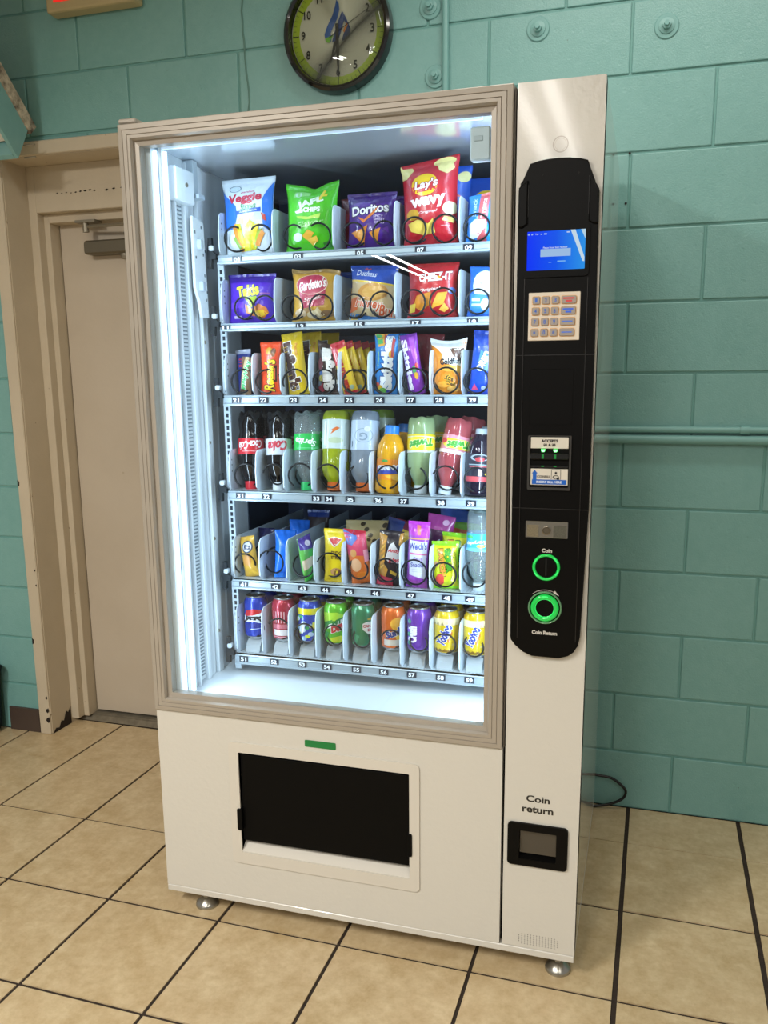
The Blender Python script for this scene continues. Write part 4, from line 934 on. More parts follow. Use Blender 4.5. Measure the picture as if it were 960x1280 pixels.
bag('snack_bag', 'dark red chip bag standing behind the purple chip bag', 'snack bag', SN, .470, Z[0] + .001, .10, .135, .04, '#6e1a22', [('e', .1, .8, .2, .06, '#8a2a30'), ('p', [(-.4, .7), (.3, .75), (.3, .6), (-.4, .55)], '#8f2630')], seed=5, y=.315, lean=3)
behind(DO, 'second purple chip bag right behind the front purple one', .012, .052, .001, 2)
LB = bag('snack_bag', 'blue potato chip bag standing right behind the red wavy chip bag', 'snack bag', SN, .690, Z[0] + .001, .135, .190, .045, '#1f52b8', [('e', .38, .86, .12, .07, '#dcd28c')] + lays, seed=33, y=.31, lean=2)
behind(LB, 'second blue chip bag, seen above the light blue pouch at the right end', .095, .085, -.012)
# ---- second shelf
bag('snack_bag', 'purple bag of rolled corn chips with yellow lettering, left end of the second shelf', 'snack bag', SN, .196, Z[1], .134, .124, .045, '#4d22b4', [
    ('p', [(-.5, 1), (.5, 1), (.5, .80), (-.5, .83)], '#33128c'), ('p', [(-.10, .50), (.08, .70), (.18, .52), (.14, .38), (.06, .30), (-.02, .42)], '#a9c421'), ('t', 'Takis', -.02, .64, .50, .24, '#dfe032', 8, '#33128c', 0, .05), ('r', .22, .575, .44, .60, '#8f4a9e'), ('r', .24, .53, .42, .55, '#8f4a9e'),
    ('p', [(-.08, .38), (.08, .28), (.22, .38), (.38, .30), (.42, .20), (.30, .10), (.06, .14), (-.06, .20)], '#d07a34'), ('p', [(.10, .22), (.30, .26), (.40, .18), (.20, .10)], '#e8c032'), ('p', [(-.02, .36), (.06, .30), (.10, .18), (.0, .22)], '#9cc832'), ('r', -.44, .30, -.10, .42, '#6a3ad0'), ('r', -.36, .10, -.18, .15, '#cbbce8'), ('r', -.34, .20, -.30, .28, '#e0704a')], seed=51, lean=4)
bag('snack_bag', 'gold snack mix bag with a pinkish red badge on the second shelf', 'snack bag', SN, .371, Z[1], .130, .128, .045, '#c99a36', [
    ('p', [(-.5, 1), (.5, 1), (.5, .9), (0, .95), (-.5, .9)], '#b08a4a'), ('e', -.04, .70, .36, .20, '#b8334f'), ('p', [(-.36, .66), (-.26, .34), (-.2, .24), (.24, .30), (.28, .60)], '#b8334f'), ('ring', -.04, .70, .36, .20, .05, '#e8c9b0'), ('t', 'Gardetto\'s', -.02, .70, .60, .20, '#f4e9e4', 8, None, .25, .03), ('t', 'Snack', .0, .43, .42, .07, '#f0dcd6', 8, None, .3),
    ('e', -.28, .16, .14, .08, '#cdb08a'), ('e', .02, .12, .16, .07, '#e2cda2'), ('p', [(-.04, .10), (.10, .26), (.24, .12), (.08, .05)], '#e4d0a8'), ('e', .30, .14, .14, .06, '#8a6a4a'), ('e', -.10, .21, .10, .04, '#b99468')], seed=61, lean=5, wr=1.5, top=lambda u: -.006 * u + .004 * math.sin(3 * u))
HB_ = bag('snack_bag', 'blue-topped packet of a honey bun on the second shelf', 'snack bag', SN, .522, Z[1], .124, .132, .035, '#cdb58a', [
    ('p', [(-.5, 1), (.5, 1), (.5, .64), (-.5, .74)], '#2b50ae'), ('p', [(-.5, .74), (.5, .64), (.5, .61), (-.5, .71)], '#e6c53a'), ('t', 'Duchess', -.14, .84, .46, .11, '#d9e0ef', -6, None, .25), ('p', [(-.20, .93), (-.16, .96), (-.12, .93), (-.08, .96), (-.05, .92), (-.18, .90)], '#c9607a'), ('e', .02, .50, .34, .16, '#c98f3c'), ('e', .04, .50, .26, .11, '#d9a654'), ('p', [(-.5, .38), (-.3, .42), (-.32, .18), (-.5, .12)], '#e07030'),
    ('t', 'Honey', -.06, .27, .62, .22, '#cf5a2a', -6, '#f1e6d6', .25, .03), ('t', 'Bun', .34, .16, .36, .20, '#cf5a2a', -6, '#f1e6d6', .25, .03), ('p', [(-.5, 0), (.5, 0), (.5, .04), (0, .06), (-.5, .13)], '#3f7fc0'), ('p', [(-.5, .12), (-.36, .10), (-.3, 0), (-.5, 0)], '#e8c22e')], seed=71, lean=5, roll=2)
behind(HB_, 'second honey bun packet behind the front one, seen over the gold snack mix bag', -.115, .10, .0)
bag('snack_bag', 'red cheese cracker bag with white lettering on the second shelf', 'snack bag', SN, .675, Z[1], .128, .130, .045, '#b71f26', [
    ('p', [(-.5, 1), (.5, 1), (.5, .95), (-.5, .95)], '#a3161d'), ('t', 'CHEEZ-IT', .08, .735, .66, .16, '#f4eeea', 4, '#7d1016', 0, .03), ('e', .16, .72, .03, .03, '#e8a01e'), ('t', 'Original', -.02, .50, .44, .07, '#f0dfd8', 6, None, .25),
    ('p', [(-.38, .22), (-.30, .40), (.0, .46), (.02, .26), (-.2, .12)], '#e0912a'), ('p', [(.0, .16), (.14, .44), (.34, .46), (.26, .24)], '#e8a436'), ('p', [(.16, .14), (.28, .26), (.36, .16), (.26, .10)], '#efb24a'), ('p', [(-.46, .10), (-.34, .12), (-.32, .26), (-.46, .25)], '#ecd24c'), ('e', .42, .48, .07, .06, '#4a6fc0'), ('e', -.12, .32, .03, .03, '#b8641a')], seed=81, lean=4)
bag('snack_bag', 'blue crispy treat packet with a white speckled oval, right end of the second shelf', 'snack bag', SN, .796, Z[1], .072, .116, .03, '#2466c8', [
    ('e', .05, .62, .40, .30, '#d4e0ea'), ('e', -.05, .66, .05, .03, '#a9bfd0'), ('e', .12, .72, .06, .03, '#a9bfd0'), ('e', .16, .58, .05, .03, '#a9bfd0'), ('p', [(-.42, .08), (-.40, .44), (.36, .42), (.34, .06)], '#3f8ae0'), ('r', -.36, .30, -.06, .36, '#d6e6f6'), ('r', -.36, .20, .0, .25, '#b9d4f0'), ('e', .14, .24, .16, .12, '#e2e9ee'), ('p', [(.3, 0), (.5, 0), (.5, .95), (.36, .9)], '#37b4e0')], seed=91, lean=4, roll=3, y=.245)
# ---- third shelf
a = bag('candy_bar', 'tan candy bar with green sideways lettering, left end of the third shelf', 'candy bar', CN, .170, Z[2], .034, .098, .018, '#7a5c40', [('p', [(-.35, .0), (.0, .0), (.1, 1), (-.2, 1)], '#cbb48a'), ('t', 'MilkyWay', .06, .52, .76, .50, '#3faa5a', 84, '#dfe8d8', 0, .04), ('e', -.2, .1, .3, .05, '#4a3626')], seed=101, lean=4, roll=5, y=.245)
bag('candy_bar', 'dark blue candy bar with red lettering behind the tan candy bar', 'candy bar', CN, .158, Z[2], .044, .118, .02, '#28357c', [('t', 'BAR', .0, .72, .22, .5, '#c03a4a', 90), ('p', [(-.5, 1), (.5, 1), (.5, .90), (-.5, .9)], '#a9b0c6')], seed=103, lean=4, roll=-4, y=.275)
a = bag('candy_bar', 'orange peanut butter cup pack with yellow sideways lettering on the third shelf', 'candy bar', CN, .243, Z[2], .058, .134, .024, '#e2491a', [('e', -.02, .83, .16, .07, '#cf9f3a'), ('e', .20, .82, .13, .065, '#6f4426'), ('e', .2, .76, .10, .04, '#8a5a34'), ('t', "Reese's", .02, .37, .60, .56, '#f2cf1e', 86, '#3a160c', .15, .04), ('p', [(.24, .24), (.40, .25), (.40, .56), (.24, .55)], '#3a160c'), ('r', .29, .28, .33, .50, '#d86a3a')], seed=105, lean=4, y=.245)
behind(a, 'second orange candy pack directly behind the front orange one', .014, .045, .004)
bag('candy_bar', 'silver and black candy pack behind the orange one, at its left', 'candy bar', CN, .214, Z[2], .05, .128, .02, '#4a4f58', [('e', 0, .8, .3, .1, '#9aa0a8')], seed=107, lean=4, y=.30)
a = bag('candy_bar', 'yellow peanut candy pack with brown sideways lettering on the third shelf', 'candy bar', CN, .322, Z[2], .058, .158, .026, '#e0bd12', [('t', "m&m's", -.10, .47, .78, .60, '#4a2a1c', -86, '#f2ede4', 0, .08), ('t', 'Peanut', .22, .72, .2, .16, '#d98a2a', -86)], seed=111, lean=4, roll=-8, y=.248, wr=1.5)
behind(a, 'second yellow candy pack, right behind the front yellow one', .022, .05, .002, 4)
behind(a, 'third yellow candy pack, deepest of the yellow row', .046, .10, .002, 7)
bag('candy_bar', 'dark brown milk chocolate candy pack with white sideways lettering on the third shelf', 'candy bar', CN, .398, Z[2], .064, .126, .03, '#3c2a24', [('e', -.28, .60, .12, .12, '#7a3a42'), ('e', -.22, .42, .10, .06, '#3f66b0'), ('e', -.22, .32, .11, .06, '#b9b04a'), ('e', -.30, .2, .10, .06, '#5a6470'), ('p', [(-.40, .12), (-.12, .22), (.0, .10), (-.2, .04)], '#a83448'), ('t', "m&m's", .12, .50, .84, .60, '#efece8', -84, '#2a1a14', 0, .10), ('r', .38, .5, .42, .8, '#8f8a88')], seed=121, lean=5, roll=2, y=.25, top=lambda u: -.012 * u)
a = bag('candy_bar', 'tilted red and yellow fruit chew stick, frontmost of the row of five', 'candy bar', CN, .467, Z[2], .040, .136, .014, '#e8c222', [('p', [(-.5, 1), (.5, 1), (.5, .88), (-.5, .84)], '#b81f2c'), ('r', -.5, 0, .5, .06, '#b81f2c'), ('p', [(-.5, .86), (-.05, .88), (-.05, .60), (-.5, .58)], '#c9303a'), ('r', -.36, .66, -.30, .82, '#f0c9c0'), ('r', -.24, .68, -.2, .82, '#f0c9c0'), ('t', 'Starburst', -.14, .36, .62, .46, '#c02a20', 88, None, 0, .05), ('e', .2, .13, .16, .04, '#a9c0a8')], seed=131, lean=3, roll=-17, y=.242, pinch=.02)
for i in range(4): behind(a, '%s red and yellow fruit chew stick, counted back from the front of the row' % ('second', 'third', 'fourth', 'fifth')[i], .012 * (i + 1), .028 * (i + 1), 0)
a = bag('candy_bar', 'blue chewy candy pack with big white sideways lettering on the third shelf', 'candy bar', CN, .554, Z[2], .062, .148, .024, '#2b86cf', [('p', [(-.5, 1), (.05, 1), (.1, .82), (-.3, .78), (-.36, .9)], '#e6b04a'), ('p', [(-.45, 1), (-.2, .98), (-.1, .84), (-.34, .82)], '#58b46a'), ('p', [(-.1, 1), (.0, .98), (.05, .86), (-.06, .84)], '#d8583c'), ('t', 'Skittles', .08, .52, .90, .54, '#f0f5f8', 88, '#2a5ca8', 0, .08), ('t', 'Tropical', -.30, .58, .24, .10, '#a8d86a', 88), ('e', -.26, .10, .16, .06, '#e8b83a'), ('e', -.1, .06, .16, .05, '#69b84a'), ('e', -.34, .16, .1, .04, '#d85a4a'), ('e', .28, .66, .12, .06, '#e8b43c'), ('p', [(.28, .95), (.40, .9), (.36, .60), (.26, .62)], '#b8484a'), ('e', .16, .04, .12, .03, '#3a3f9a')], seed=141, lean=3, roll=1)
behind(a, 'second blue candy pack right behind the front blue one', .012, .05, .003)
a = bag('candy_bar', 'tilted purple chewy candy pack with white sideways lettering on the third shelf', 'candy bar', CN, .638, Z[2], .044, .148, .02, '#8a35b0', [('p', [(-.5, 1), (-.1, 1), (-.1, 0), (-.5, 0)], '#6a2a9a'), ('t', 'Skittles', -.24, .50, .84, .38, '#f0eaf4', -88, None, 0, .05), ('p', [(.0, .95), (.3, .95), (.42, .6), (.2, .5), (.1, .7)], '#b45ad0'), ('e', .12, .40, .12, .07, '#58b06a'), ('e', .2, .30, .12, .06, '#e0a63a'), ('e', .3, .46, .1, .05, '#d8484a')], seed=151, lean=3, roll=-10, y=.245)
bag('candy_bar', 'dark red candy pack standing behind the tilted purple one', 'candy bar', CN, .652, Z[2], .07, .148, .02, '#7a2228', [('t', 'S', .2, .62, .2, .3, '#b9a09a', 88), ('e', .3, .3, .1, .05, '#c98a3a'), ('e', .2, .84, .1, .05, '#c98a3a')], seed=153, lean=3, roll=2, y=.30)
bag('snack_bag', 'orange baked cracker bag with a silvery top on the third shelf', 'snack bag', CN, .714, Z[2], .086, .128, .04, '#e28a1e', [('p', [(-.5, 1), (.5, 1), (.5, .86), (-.5, .90)], '#c4c8c8'), ('p', [(-.5, .90), (.5, .86), (.5, .40), (.26, .52), (-.10, .58), (-.14, .74), (-.3, .84)], '#e8e2d6'), ('p', [(.06, .86), (.46, .84), (.44, .62), (.2, .70)], '#6a4a3a'), ('t', 'Goldfish', .10, .61, .62, .115, '#1e2430', 3, None, .1, .04), ('e', .06, .48, .22, .06, '#f2b44a'), ('e', .3, .46, .14, .08, '#d9a83a'), ('t', 'Xtra', .08, .30, .30, .10, '#5a3a14', -14, '#f0c84a', 0, .05), ('t', 'Ched', .12, .20, .30, .08, '#5a3a14', -14, '#f0c84a', 0, .05), ('e', -.1, .18, .2, .06, '#f0a43a'), ('e', .2, .1, .2, .05, '#f3b95a'), ('p', [(-.5, .6), (-.34, .7), (-.3, .5), (-.5, .4)], '#f09a3a')], seed=161, lean=4, y=.25, top=lambda u: .008 * abs(u) ** 2, taper=.14)
a = bag('snack_bag', 'bright blue sandwich cookie pack at the right end of the third shelf', 'snack bag', CN, .795, Z[2], .064, .150, .03, '#1747b8', [('p', [(-.5, 1), (.5, 1), (.5, .74), (-.1, .78), (-.5, .9)], '#123a9a'), ('p', [(-.14, .70), (.30, .60), (.34, .40), (.1, .34), (-.2, .44)], '#4a86dc'), ('t', 'OREO', .02, .52, .34, .30, '#e6eef8', 66, '#0e2f8a', 0, .06), ('e', .24, .56, .12, .06, '#c8d8ea'), ('p', [(-.36, .06), (-.08, .06), (-.26, .16)], '#d84a7a'), ('e', .12, .10, .1, .035, '#b9c8e0')], seed=171, lean=3, roll=5)
behind(a, 'second blue cookie pack right behind the front blue one', .004, .05, .002)
# ---- fifth shelf
a = bag('snack_bag', 'small gold cracker pack at the left end of the fifth shelf', 'snack bag', FN, .168, Z[4], .046, .112, .028, '#cfa23c', [('e', .08, .74, .34, .15, '#3a4258'), ('e', .08, .74, .28, .115, '#c9ccd0'), ('t', 'Ritz', .08, .74, .44, .13, '#343c58', 0, None, .2, .06), ('e', -.05, .42, .3, .14, '#c98f4a'), ('e', .1, .10, .26, .06, '#e0b238')], seed=181, lean=5, roll=-10, y=.25)
bag('snack_bag', 'dark navy pack lying deeper in the lane behind the gold cracker pack', 'snack bag', FN, .158, Z[4], .05, .115, .03, '#231f4e', [], seed=183, lean=5, y=.36)
a = bag('snack_bag', 'plain bright blue cookie pack leaning sideways on the fifth shelf', 'snack bag', FN, .258, Z[4], .06, .130, .034, '#1c6ad6', [('t', 'A', .16, .48, .2, .14, '#dfe6ee'), ('p', [(.2, .3), (.5, .34), (.5, .52), (.3, .5)], '#c9b49a'), ('p', [(-.5, 0), (.5, 0), (.5, .08), (-.5, .10)], '#2f82e6')], seed=185, lean=12, roll=6, yaw=38, y=.262, wr=1.6)
behind(a, 'second blue cookie pack, further back in the same lane', .0, .10, .012, 0)
bag('snack_bag', 'brown cookie pack deep in the lane behind the two blue cookie packs', 'snack bag', FN, .262, Z[4], .07, .15, .03, '#3f2a26', [('r', -.5, .86, .5, 1, '#1d3a8a')], seed=187, y=.50)
bag('snack_bag', 'green and purple pack turned edge-on to the front of the fifth shelf', 'snack bag', FN, .338, Z[4], .056, .124, .026, '#5fae4e', [('p', [(-.5, 1), (.5, 1), (.5, .7), (-.5, .74)], '#4f3a8e'), ('p', [(-.5, .5), (.5, .6), (.5, .4), (-.5, .28)], '#d8c8b0'), ('e', -.2, .12, .3, .1, '#49d04a'), ('e', .1, .62, .3, .08, '#48b84e'), ('e', 0, .85, .2, .06, '#d8d0e0')], seed=189, lean=4, roll=-9, yaw=76, y=.255)
bag('snack_bag', 'yellow striped cookie pack with a red badge on the fifth shelf', 'snack bag', FN, .408, Z[4], .066, .142, .03, '#e2c81a', [('p', [(-.30, .82), (.0, .86), (.34, .82), (.18, .72), (.02, .66), (-.14, .72)], '#d9d2c6'), ('p', [(-.24, .81), (.02, .84), (.28, .81), (.02, .68)], '#c22a32'), ('t', 'FUDGE', .16, .555, .56, .075, '#5a3a1c', 0, None, 0, .03), ('t', 'STRIPES', .18, .47, .60, .065, '#5a3a1c', 0, None, 0, .03), ('e', .12, .20, .26, .075, '#b98a5a'), ('e', .12, .20, .09, .025, '#e2c81a'), ('p', [(.0, .16), (.1, .26), (.16, .25), (.06, .13)], '#6a432a'), ('p', [(.16, .15), (.26, .25), (.32, .22), (.22, .13)], '#6a432a'), ('p', [(-.5, 0), (.5, 0), (.5, .05), (-.3, .06)], '#d0b414')], seed=191, lean=5, roll=1, taper=.14, y=.25)
bag('snack_bag', 'tan and black spotted bag behind the yellow cookie pack', 'snack bag', FN, .432, Z[4], .12, .150, .04, '#c9b07a', [('e', -.2 + .13 * i, .66 + .09 * ((i * 7) % 4), .06, .04, '#4a3a22') for i in range(6)] + [('e', -.3 + .12 * i, .55 + .06 * ((i * 5) % 3), .05, .03, '#5a4526') for i in range(6)], seed=193, lean=4, roll=10, y=.37, top=lambda u: .012 * u)
bag('snack_bag', 'pink and orange puff bag with a blue corner on the fifth shelf', 'snack bag', FN, .486, Z[4], .058, .144, .03, '#e2742a', [('p', [(-.5, .95), (.5, .95), (.5, .5), (-.5, .56)], '#d84468'), ('p', [(-.5, 1), (.0, .98), (.1, .84), (-.2, .72), (-.5, .76)], '#5a7cc4'), ('p', [(-.5, 1), (.5, 1), (.5, .96), (.0, .90)], '#b8283a'), ('e', -.2, .58, .16, .07, '#d8a060'), ('e', -.15, .36, .26, .12, '#e8b890'), ('e', .1, .16, .3, .07, '#f08a2a'), ('r', .3, .4, .5, .62, '#f0a0b0')], seed=201, lean=5, roll=-9, yaw=12, y=.252, wr=1.6, top=lambda u: -.008 * u)
a = bag('snack_bag', 'black and red hot fries bag with golden fries printed on its left side', 'snack bag', FN, .557, Z[4], .066, .144, .03, '#2a2228', [('p', [(-.5, .95), (-.14, .9), (-.2, .4), (.0, .3), (-.1, .16), (-.5, .16)], '#b98636')] + [('p', [(-.46 + .05 * (i % 3), .26 + .09 * i), (-.20 + .03 * (i % 2), .36 + .09 * i), (-.22, .385 + .09 * i), (-.47 + .05 * (i % 3), .30 + .09 * i)], ('#e8b84a', '#d8962e')[i % 2]) for i in range(6)] + [('p', [(-.16, .50), (.02, .76), (.16, .80), (.5, .58), (.46, .42), (.0, .44)], '#d8d4d6'), ('t', 'Andy', .20, .64, .50, .08, '#c2283a', -4, None, .1, .04), ('t', 'fries', .22, .48, .44, .09, '#c2283a', 4, None, .2, .04), ('p', [(-.5, .20), (.2, .14), (.2, 0), (-.5, 0)], '#c2324a'), ('p', [(.1, .24), (.5, .16), (.5, .22), (.1, .30)], '#c9a83a'), ('p', [(.36, .96), (.5, .98), (.5, .72), (.38, .76)], '#b98636')], seed=211, lean=5, roll=3, y=.25)
bag('snack_bag', 'red and blue chip bag with a yellow corner, deep behind the hot fries bag', 'snack bag', FN, .545, Z[4], .12, .150, .04, '#7a2a3a', [('p', [(-.5, 1), (-.1, .98), (-.1, .7), (-.5, .6)], '#3a4a8a'), ('p', [(-.1, .85), (.3, .8), (.2, .6), (-.1, .6)], '#c9a83a'), ('p', [(.2, 1), (.5, .94), (.5, .7), (.3, .8)], '#4a5a9a')], seed=213, lean=5, roll=12, y=.38)
a = bag('snack_bag', 'purple-topped fruit snack pack with a white panel on the fifth shelf', 'snack bag', FN, .634, Z[4], .058, .172, .026, '#9a4ab8', [('p', [(-.5, 1), (.5, 1), (.5, .76), (-.5, .80)], '#b83cc0'), ('p', [(-.1, .95), (.1, .94), (.14, .8), (-.02, .8)], '#e07a6a'), ('r', -.5, .735, .5, .755, '#d9a06a'), ('p', [(-.40, .72), (.46, .70), (.44, .14), (-.34, .20)], '#d4d8ea'), ('t', "Welch's", .03, .635, .82, .105, '#4a4f9e', 3, None, .1, .03), ('p', [(-.4, .535), (.46, .52), (.46, .50), (-.4, .505)], '#d878a8'), ('t', 'Fruit', .06, .44, .44, .06, '#8a5ab0', 3, None, .1), ('t', 'Snacks', .04, .355, .66, .07, '#4a4f9e', 3, None, .1, .02), ('r', -.2, .25, .3, .255, '#a0a0b8'), ('r', -.2, .28, .3, .285, '#a0a0b8'), ('p', [(-.3, .12), (.5, .10), (.5, 0), (-.2, .0)], '#a04aa8')], seed=221, lean=4, roll=2, y=.245)
bag('snack_bag', 'magenta fruit snack pack tipped over behind the front purple-topped one', 'snack bag', FN, .655, Z[4], .075, .178, .03, '#a83a8a', [('r', -.5, 0, .5, .78, '#4a2242'), ('e', .2, .9, .12, .04, '#e0b0d0')], seed=223, lean=4, roll=8, y=.33)
bag('snack_bag', 'deep blue snack bag at the back of the lane behind the fruit snacks', 'snack bag', FN, .70, Z[4], .12, .180, .03, '#274a9a', [], seed=225, lean=4, roll=4, y=.42, top=lambda u: -.012 * u)
a = bag('snack_bag', 'neon yellow and green sour candy bag with sideways lettering on the fifth shelf', 'snack bag', FN, .710, Z[4], .072, .122, .034, '#d8d81e', [('p', [(-.5, 1), (.5, 1), (.5, .90), (-.5, .92)], '#8fd42a'), ('r', -.5, 0, .5, .06, '#8fd42a'), ('r', .44, 0, .5, 1, '#a8dc2a'), ('t', 'SOUR', .16, .60, .50, .24, '#4a9a2a', -84, '#15180c', 0, .08), ('t', 'PATCH', -.10, .56, .58, .22, '#e0953a', -84, '#15180c', 0, .08), ('t', 'KIDS', .36, .58, .36, .16, '#c8c82a', -84, '#15180c', 0, .08), ('e', -.18, .20, .18, .12, '#d8483c'), ('e', -.34, .52, .08, .06, '#c98a6a'), ('e', .14, .18, .16, .10, '#c8d42a')], seed=231, lean=5, roll=-2, y=.255, wr=1.5)
behind(a, 'second sour candy bag, tipped back behind the front neon one', .004, .06, .012, 5)
bag('snack_bag', 'green and red candy bag deep in the lane behind the neon sour candy', 'snack bag', FN, .725, Z[4], .085, .150, .03, '#7aa83a', [('p', [(-.5, .9), (.5, .84), (.5, .76), (-.5, .8)], '#c85a3a'), ('e', .3, .7, .2, .08, '#8a2a3a')], seed=233, lean=5, roll=4, y=.38)

# ---- cans
ALUC = mat('can_aluminium', '#b9bcbd', 0.25, 0.9); LIDM = mat('can_lid', '#8d9294', 0.3, 0.85)
class CanS:
    """printed wall of a can; x = -0.5 .. 0.5 wraps half way round, z = 0 .. 1 up the straight wall"""
    def __init__(s, r, z0, z1): s.r, s.z0, s.z1, s.W, s.H = r, z0, z1, PI * r, z1 - z0; s.cx = [s.W * (i / 24 - .5) for i in range(1, 24)]; s.cz = []
    def map(s, x, z, off):
        a = x / s.r; rr = s.r + off; return (rr * math.sin(a), -rr * math.cos(a), s.z0 + z)
def can(label, x, base, decals, yaw, y=0.268, back=None):
    t = empty('soda_can', (x, y, .695), label, 'can', KN, rot=(0, 0, math.radians(yaw)))
    bm = B(); lathe(bm, [(0.020, 0.004), (0.0235, 0), (0.0255, 0.001), (0.032, 0.010), (0.0331, 0.014), (0.0331, 0.100), (0.0315, 0.108), (0.0275, 0.1165), (0.0265, 0.118)], 36, mis=[1, 1, 1, 0, 0, 0, 0, 0])
    paint = mat('can_%s' % base.strip('#'), base, 0.24, 0.35, coat=0.4, crough=0.1)
    obj('can_body', bm, [paint, ALUC], t, smooth=True, local=True)
    bm = B(); lathe(bm, [(0.0265, 0.118), (0.0272, 0.1195), (0.0272, 0.122), (0.0258, 0.1225), (0.0245, 0.1185), (0.022, 0.1175), (0.002, 0.118)], 32)
    obj('lid', bm, LIDM, t, smooth=True, local=True)
    bm = B(); prism(bm, circ(0, -0.004, 0.0075, 0.012, 14), 0.1185, 0.1198, axis='z'); obj('pull_tab', bm, ALUC, t, local=True)
    if decals: print_on('printed_wall', CanS(0.0331, 0.012, 0.101), decals, t, base=0.0003, step=0.00012, matf=lambda c: mat('canink_%s' % c.strip('#'), c, 0.24, 0.2, coat=0.4, crough=0.1))
    if back: behind(t, back, -.003, .070, 0)
    return t
face = lambda x: math.degrees(math.atan2(1.18 - x, 1.8 + .27))   # yaw that would look at the viewer
Y = lambda x, d: face(x) + d
yellow_can = [('p', [(-.5, 1)] + [(-.5 + i * .0625, .90 - .10 * (i % 2)) for i in range(17)] + [(.5, 1)], '#e9d9a8'), ('p', [(-.5, .0)] + [(-.5 + i * .0625, .05 + .05 * (i % 2)) for i in range(17)] + [(.5, 0)], '#7a5a1c'), ('t', 'Yoohoo', -.08, .52, .66, .24, '#2a3f9a', 66, '#e9e4f0', .1, .05), ('p', [(.0, .30), (.10, .62), (.13, .60), (.05, .30)], '#c8642a'), ('r', .12, .20, .22, .26, '#c8b46a')]
can('blue cola can with red and white swoosh, left end of the lowest shelf', .165, '#1636a0', [('p', [(-.40, .66), (-.3, .80), (-.1, .86), (.1, .82), (.26, .70), (.1, .72), (-.1, .66), (-.3, .62)], '#c2222e'), ('p', [(-.40, .64), (-.3, .62), (-.1, .66), (.1, .72), (.27, .69), (.30, .44), (.1, .40), (-.1, .46), (-.3, .44), (-.42, .42)], '#e9ecf0'), ('t', 'PEPSI', -.06, .565, .58, .13, '#12142a', 0, None, 0, .06), ('p', [(-.40, .38), (-.1, .40), (.2, .34), (.1, .26), (-.2, .24), (-.36, .30)], '#1c2f86'), ('p', [(-.2, .22), (.1, .25), (.1, .235), (-.2, .2)], '#b9c8ea')], Y(.165, 2), back='second blue cola can behind the front blue one on the lowest shelf')
can('crimson soda can showing its white nutrition text, second on the lowest shelf', .249, '#a3243a', [('r', -.32 + .075 * i, .48, -.29 + .075 * i, .84, '#d8a0a8') for i in range(5)] + [('r', -.30, .08, .24, .27, '#d6cfd0'), ('r', -.34, .03, .30, .05, '#d8a0a8'), ('r', -.34, .30, .30, .44, '#c06a78')], Y(.249, 0), back='second crimson soda can behind the front crimson one')
can('yellow and blue lemon tea can with an abstract splashy pattern on the lowest shelf', .326, '#2a48b4', [('r', -.5, .80, .5, 1, '#e0d21e')] + [('e', -.44 + .09 * ((i * 3) % 10), .06 + .068 * ((i * 7) % 11), .05 + .012 * (i % 3), .05 + .02 * (i % 2), ('#c9d63a', '#b9cfe6', '#2f9a5a', '#8fb0d8')[i % 4]) for i in range(26)] + [('p', [(-.1, .82), (.2, .78), (.12, .56), (-.02, .66)], '#1c3a9c'), ('p', [(-.02, .42), (.12, .60), (.26, .48), (.12, .36)], '#d8c83a'), ('p', [(-.3, .30), (-.2, .62), (-.12, .5), (-.2, .2)], '#dfe6f0')], Y(.326, 0), back='second yellow and blue tea can behind the front one')
can('lime green citrus soda can with red and green lettering on the lowest shelf', .403, '#5fb82a', [('p', [(-.5, .9), (.0, .95), (.3, .8), (.0, .7), (-.4, .6)], '#a8d83a'), ('p', [(-.4, .6), (-.1, .72), (-.2, .5), (-.42, .4)], '#2f8a3f'), ('p', [(-.2, .14), (.1, .22), (.3, .1), (.2, .02), (-.1, .0)], '#c4d42e'), ('p', [(-.5, .4), (-.2, .3), (-.3, .1), (-.5, .1)], '#2f9a4a'), ('p', [(-.22, .56), (.42, .86), (.46, .72), (-.26, .42)], '#dfe8e0'), ('t', 'MTN', .08, .68, .46, .15, '#1f7a3f', 20, None, .3, .07), ('t', 'DEW', .10, .49, .56, .20, '#c22432', 18, '#f0eeee', .3, .08), ('p', [(.2, .95), (.4, .9), (.44, .7), (.3, .78)], '#2a6a34')], Y(.403, 0), back='second lime green citrus can behind the front lime one')
can('dark green ginger ale can with a white shield on the lowest shelf', .480, '#2f7a52', [('p', [(-.02, .66), (.1, .72), (.3, .70), (.42, .62), (.38, .42), (.26, .30), (.1, .36), (-.02, .48)], '#e0dcd2'), ('t', 'CANADA', .19, .585, .40, .095, '#b8303e', 0, None, 0, .05), ('t', 'DRY', .22, .46, .22, .09, '#b8303e', 0, None, 0, .05), ('p', [(-.5, .64), (-.40, .60), (-.40, .44), (-.5, .4)], '#e0dcd2'), ('e', .2, .80, .1, .04, '#c2a23a'), ('p', [(-.34, .0), (-.2, .0), (-.1, .28), (-.26, .34)], '#4a9a70'), ('r', .26, .06, .34, .3, '#6aa888')], Y(.480, 0), back='second ginger ale can behind the front dark green one')
can('orange soda can with dark blue slanted lettering on the lowest shelf', .565, '#d8641e', [('e', .12, .72, .22, .2, '#eeb03a'), ('p', [(.0, .4), (.3, .5), (.26, .2), (.1, .16)], '#ecc03a'), ('t', 'Sunkist', .10, .50, .72, .22, '#1f3a8a', 22, '#f0eae0', .2, .06), ('r', -.28, .06, .16, .24, '#d6cfc6')], Y(.565, 2), back='second orange soda can behind the front orange one')
